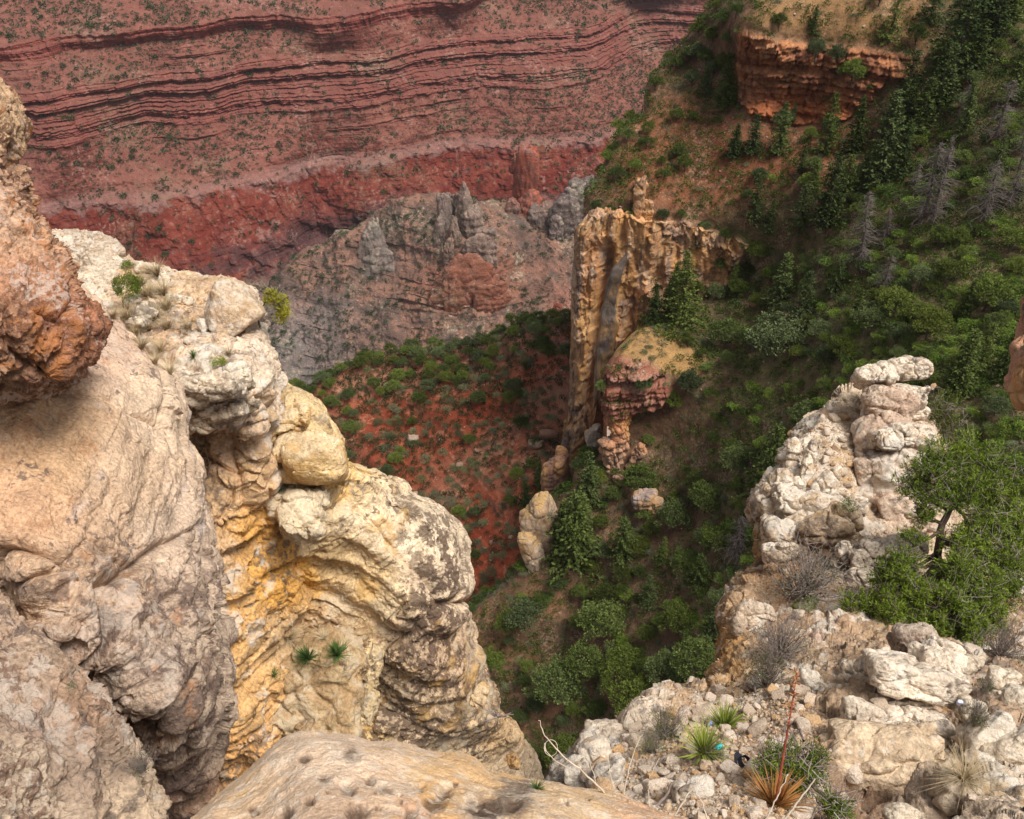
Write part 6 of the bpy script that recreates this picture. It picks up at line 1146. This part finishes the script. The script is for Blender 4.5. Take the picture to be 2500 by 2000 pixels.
p, nr, t = hit(1732, 1772); X, F = facet(78, 4, 7, p=8, rough=.4, rsc=.3); X = X * (.035, .02, .03) @ rotm(.3, -.2, .4).T + np.array(p) + [0, 0, .02]; o = mesh_obj('wrapper', X, F, plainmat('blue_wrapper', (.06, .07, .14), (.3, .34, .5), .02, .35), loc=np.array(p)); props(o, 'small dark blue wrapper left of the round yucca', 'litter')
p, nr, t = hit(2343, 1720); X, F = facet(79, 4, 7, p=8, rough=.4, rsc=.3); X = X * (.03, .02, .03) + np.array(p) + [0, 0, .02]; o = mesh_obj('wrapper', X, F, plainmat('white_wrapper', (.45, .5, .7), (.7, .75, .85), .02, .35), loc=np.array(p)); props(o, 'tiny pale blue wrapper in the dark narrow shrub', 'litter')
# ---------------------------------------------------------------- loose stones
PST = []
for i in range(10):
    X, F = facet(400 + i, 3, 9, p=12, rough=.07, lo=.6); X = X * (1, .8, .62)
    me = bpy.data.meshes.new('stone'); me.from_pydata([tuple(x) for x in X], [], [tuple(int(q) for q in f) for f in F]); PST.append(me)
def stonemat(name, c1, c2, c3):
    m = NT(name); oi = m.n('ShaderNodeObjectInfo').outputs['Random']; c = m.mix(m.mr(oi, 0, .6), c1, c2); c = m.mix(m.mr(oi, .7, .95), c, c3); n = m.noise(.03, 6, .65); c = m.mix(m.mr(n, .52, .7), c, (.24, .18, .14)); c = m.mix(1.0, c, m.mr(m.noise(.01, 4), .3, .7, .7, 1.25, False), 'MULTIPLY')
    m.t.links.new(c, m.b.inputs['Base Color']); m.t.links.new(m.bump(m.noise(.02, 6), .01), m.b.inputs['Normal']); return m.m
M_st = stonemat('loose_stone', (.4, .31, .23), (.55, .45, .36), (.45, .28, .14)); M_st2 = stonemat('slope_stone', (.3, .2, .14), (.4, .3, .23), (.28, .15, .1))
for me in PST: me.materials.append(M_st)
PST2 = [me.copy() for me in PST]
for me in PST2: me.materials[0] = M_st2
SZ = [(GRV, 'loose stone on the gravel saddle', 'stones on the gravel saddle'), (GRV2, 'loose stone in the gravel left of the hoodoo', 'stones left of the hoodoo'), ([(2030,1300),(2250,1300),(2230,1480),(2030,1440)], 'loose stone in the rubble below the hoodoo', 'stones below the hoodoo')]
def swhere(u, v):
    for (poly, a_, b_) in SZ:
        if inpoly(poly, np.array(float(u)), np.array(float(v))): return a_, b_
    return 'loose stone on the bare rock of the right ridge', 'stones on the right ridge'
def densR(u, v, P, N):
    d = .015 + .9 * polymask(GRV, u, v, 25) + .9 * polymask(GRV2, u, v, 8) + .7 * polymask(SZ[2][0], u, v, 20); return d * (u < 2520) * (v < 2040) * (u > 1360) / (np.linalg.norm(P, axis=-1) ** 1.3)
def stones(tn, n, dens, rad, seed, protos, lim, where, minnz=.3, cat='stone'):
    a = scatter(tn, n, dens, rad, seed, minnz, False); rs = np.random.RandomState(seed); sz = []
    for (p, r, u, q) in a: pu, pv, pt = proj(p); sz.append(r / pt if (0 < pu < 2500 and 0 < pv < 2000) else 0)
    rest = []
    for c, k in enumerate(np.argsort(sz)[::-1]):
        p, r, u, q = a[k]
        if c >= lim: rest.append(a[k]); continue
        pu, pv, pt = proj(p); lab, grp = where(pu, pv); o = bpy.data.objects.new(cat, protos[rs.randint(len(protos))]); C.objects.link(o); o.location = Vector(p) + Vector((0, 0, .3 * r)); o.scale = [r] * 3; o.rotation_euler = rs.uniform(-.5, .5, 3) + [0, 0, rs.uniform(0, 6)]; props(o, lab, cat, grp)
    return rest
def gravel(name, lst, mat, seed, sub=1):
    rs = np.random.RandomState(seed); pro = []
    for i in range(14):
        X, F = facet(440 + i, sub, 6, p=8, rough=.0, lo=.6); pro.append((X * (1, .8, .65), F))
    Vs = []; Fs = []; m = 0
    for (p, r, u, q) in lst:
        V, F = pro[rs.randint(14)]; Vs.append(V @ rotm(*rs.uniform(-1, 1, 3)).T * r + p + [0, 0, .2 * r]); Fs.append(F + m); m += len(V)
    V = np.concatenate(Vs); o = mesh_obj(name, V, np.concatenate(Fs), mat, None, loc=V.mean(0), smooth=False); props(o, kind='stuff')
def gmat(name, c1, c2, c3):
    m = NT(name); g = m.n('ShaderNodeNewGeometry').outputs['Random Per Island']; c = m.mix(m.mr(g, 0, .6), c1, c2); c = m.mix(m.mr(g, .7, .95), c, c3); m.t.links.new(c, m.b.inputs['Base Color']); return m.m
rest = stones('rock_ridge', 1500, densR, lambda r: .02 + .05 * r.rand() ** 3 * 2.2, 41, PST, 290, swhere); gravel('gravel', rest, gmat('gravel_rock', (.33, .24, .16), (.5, .39, .29), (.4, .23, .11)), 42)
a = scatter('rock_ridge', 9000, densR, lambda r: r.uniform(.007, .022), 43, .2, False); gravel('fine_gravel', a, bpy.data.materials['gravel_rock'], 44, 1)
a = scatter('rock_ledge', 1500, lambda u, v, P, N: (v < 960) * (u > 80) * (u < 680) * ss(-.1, .2, fbm(P.reshape(-1, 3), .8, 2, 190).reshape(u.shape) + .1), lambda r: .008 + .04 * r.rand() ** 3, 45, .4, False); gravel('ledge_gravel', a, bpy.data.materials['gravel_rock'], 46, 1)
def slopew(u, v): z = ZONES[zone(float(u), float(v))]; return 'pale rock lying ' + z[1], 'pale rocks ' + z[2]
rest = stones('shrubby_slope', 900, lambda u, v, P, N: (ss(-.1, .35, fbm(P.reshape(-1, 3), 20, 3, 191).reshape(u.shape)) + .06) * (v > -40) * (v < 2000) * (u < 2520), lambda r: .1 + .5 * r.rand() ** 4, 47, PST2, 120, slopew, .3, 'rock'); gravel('slope_rubble', rest, M_gs if False else gmat('rubble_rock', (.24, .16, .11), (.36, .27, .2), (.2, .13, .09)), 48)
rest = stones('red_slope', 400, lambda u, v, P, N: (ss(0, .35, fbm(P.reshape(-1, 3), 25, 3, 192).reshape(u.shape)) + .1) * (u > 660) * (u < 1450) * (v < 1600), lambda r: .2 + 1.0 * r.rand() ** 4, 49, PST2, 80, lambda u, v: (('pinkish rock lying ' + dwhere(u, v)[0]), ('pinkish rocks ' + dwhere(u, v)[1])), .3, 'rock'); gravel('talus_rubble', rest, gmat('talus_rock', (.3, .14, .09), (.42, .27, .2), (.26, .1, .06)), 50)
for i, (u, v, w_, h_, lab) in enumerate([(1009,1072,28,22,'pinkish-white boulder on the red talus, nearest to the yellow nose'),(1112,925,18,14,'white boulder under the pinyons on the rim'),(1122,1135,18,14,'pale boulder low on the red talus'),(1340,1062,50,30,'pale broken slab left of the orange cliff foot'),(1310,1085,40,24,'angular pale rock left of the orange cliff foot'),(1013,1205,16,12,'small grey boulder low on the talus near the crag'),(922,935,20,14,'whitish boulder at the left of the rim')]):
    p = rayhit(u, v, ['red_slope']); t = float(proj(np.array(p))[2]); near_lumps('boulder', [(u, v, t - .5, w_, h_, .9, 0)], plain2((.33,.22,.17), (.42,.33,.28), 2, 60 + i), M_st2, lab, 'boulder', .15, 1, .1, 1.5, sub=4, s0=300 + i, group='boulders on the red talus')
print('detail', time.time() - T0)
# ---------------------------------------------------------------- thin air between the rim and the far wall
hz = NT('haze_air'); hz.t.links.clear(); hz.t.nodes.remove(hz.b); vv = hz.n('ShaderNodeVolumePrincipled'); vv.inputs['Color'].default_value = (.8, .82, .9, 1); vv.inputs['Density'].default_value = .000035; vv.inputs['Anisotropy'].default_value = .3
hz.t.links.new(vv.outputs[0], hz.out.inputs['Volume'])
bx = np.array([(x, y, z) for x in (-2600, 2600) for y in (-400, 4600) for z in (-830, 30)], float)
o = mesh_obj('haze', bx, [(0,1,3,2),(4,6,7,5),(0,4,5,1),(2,3,7,6),(0,2,6,4),(1,5,7,3)], hz.m, None, loc=(0, 2100, -400), smooth=False); props(o, kind='stuff')
SC.cycles.volume_bounces = 0; SC.cycles.volume_step_rate = 4
print('end', time.time() - T0)
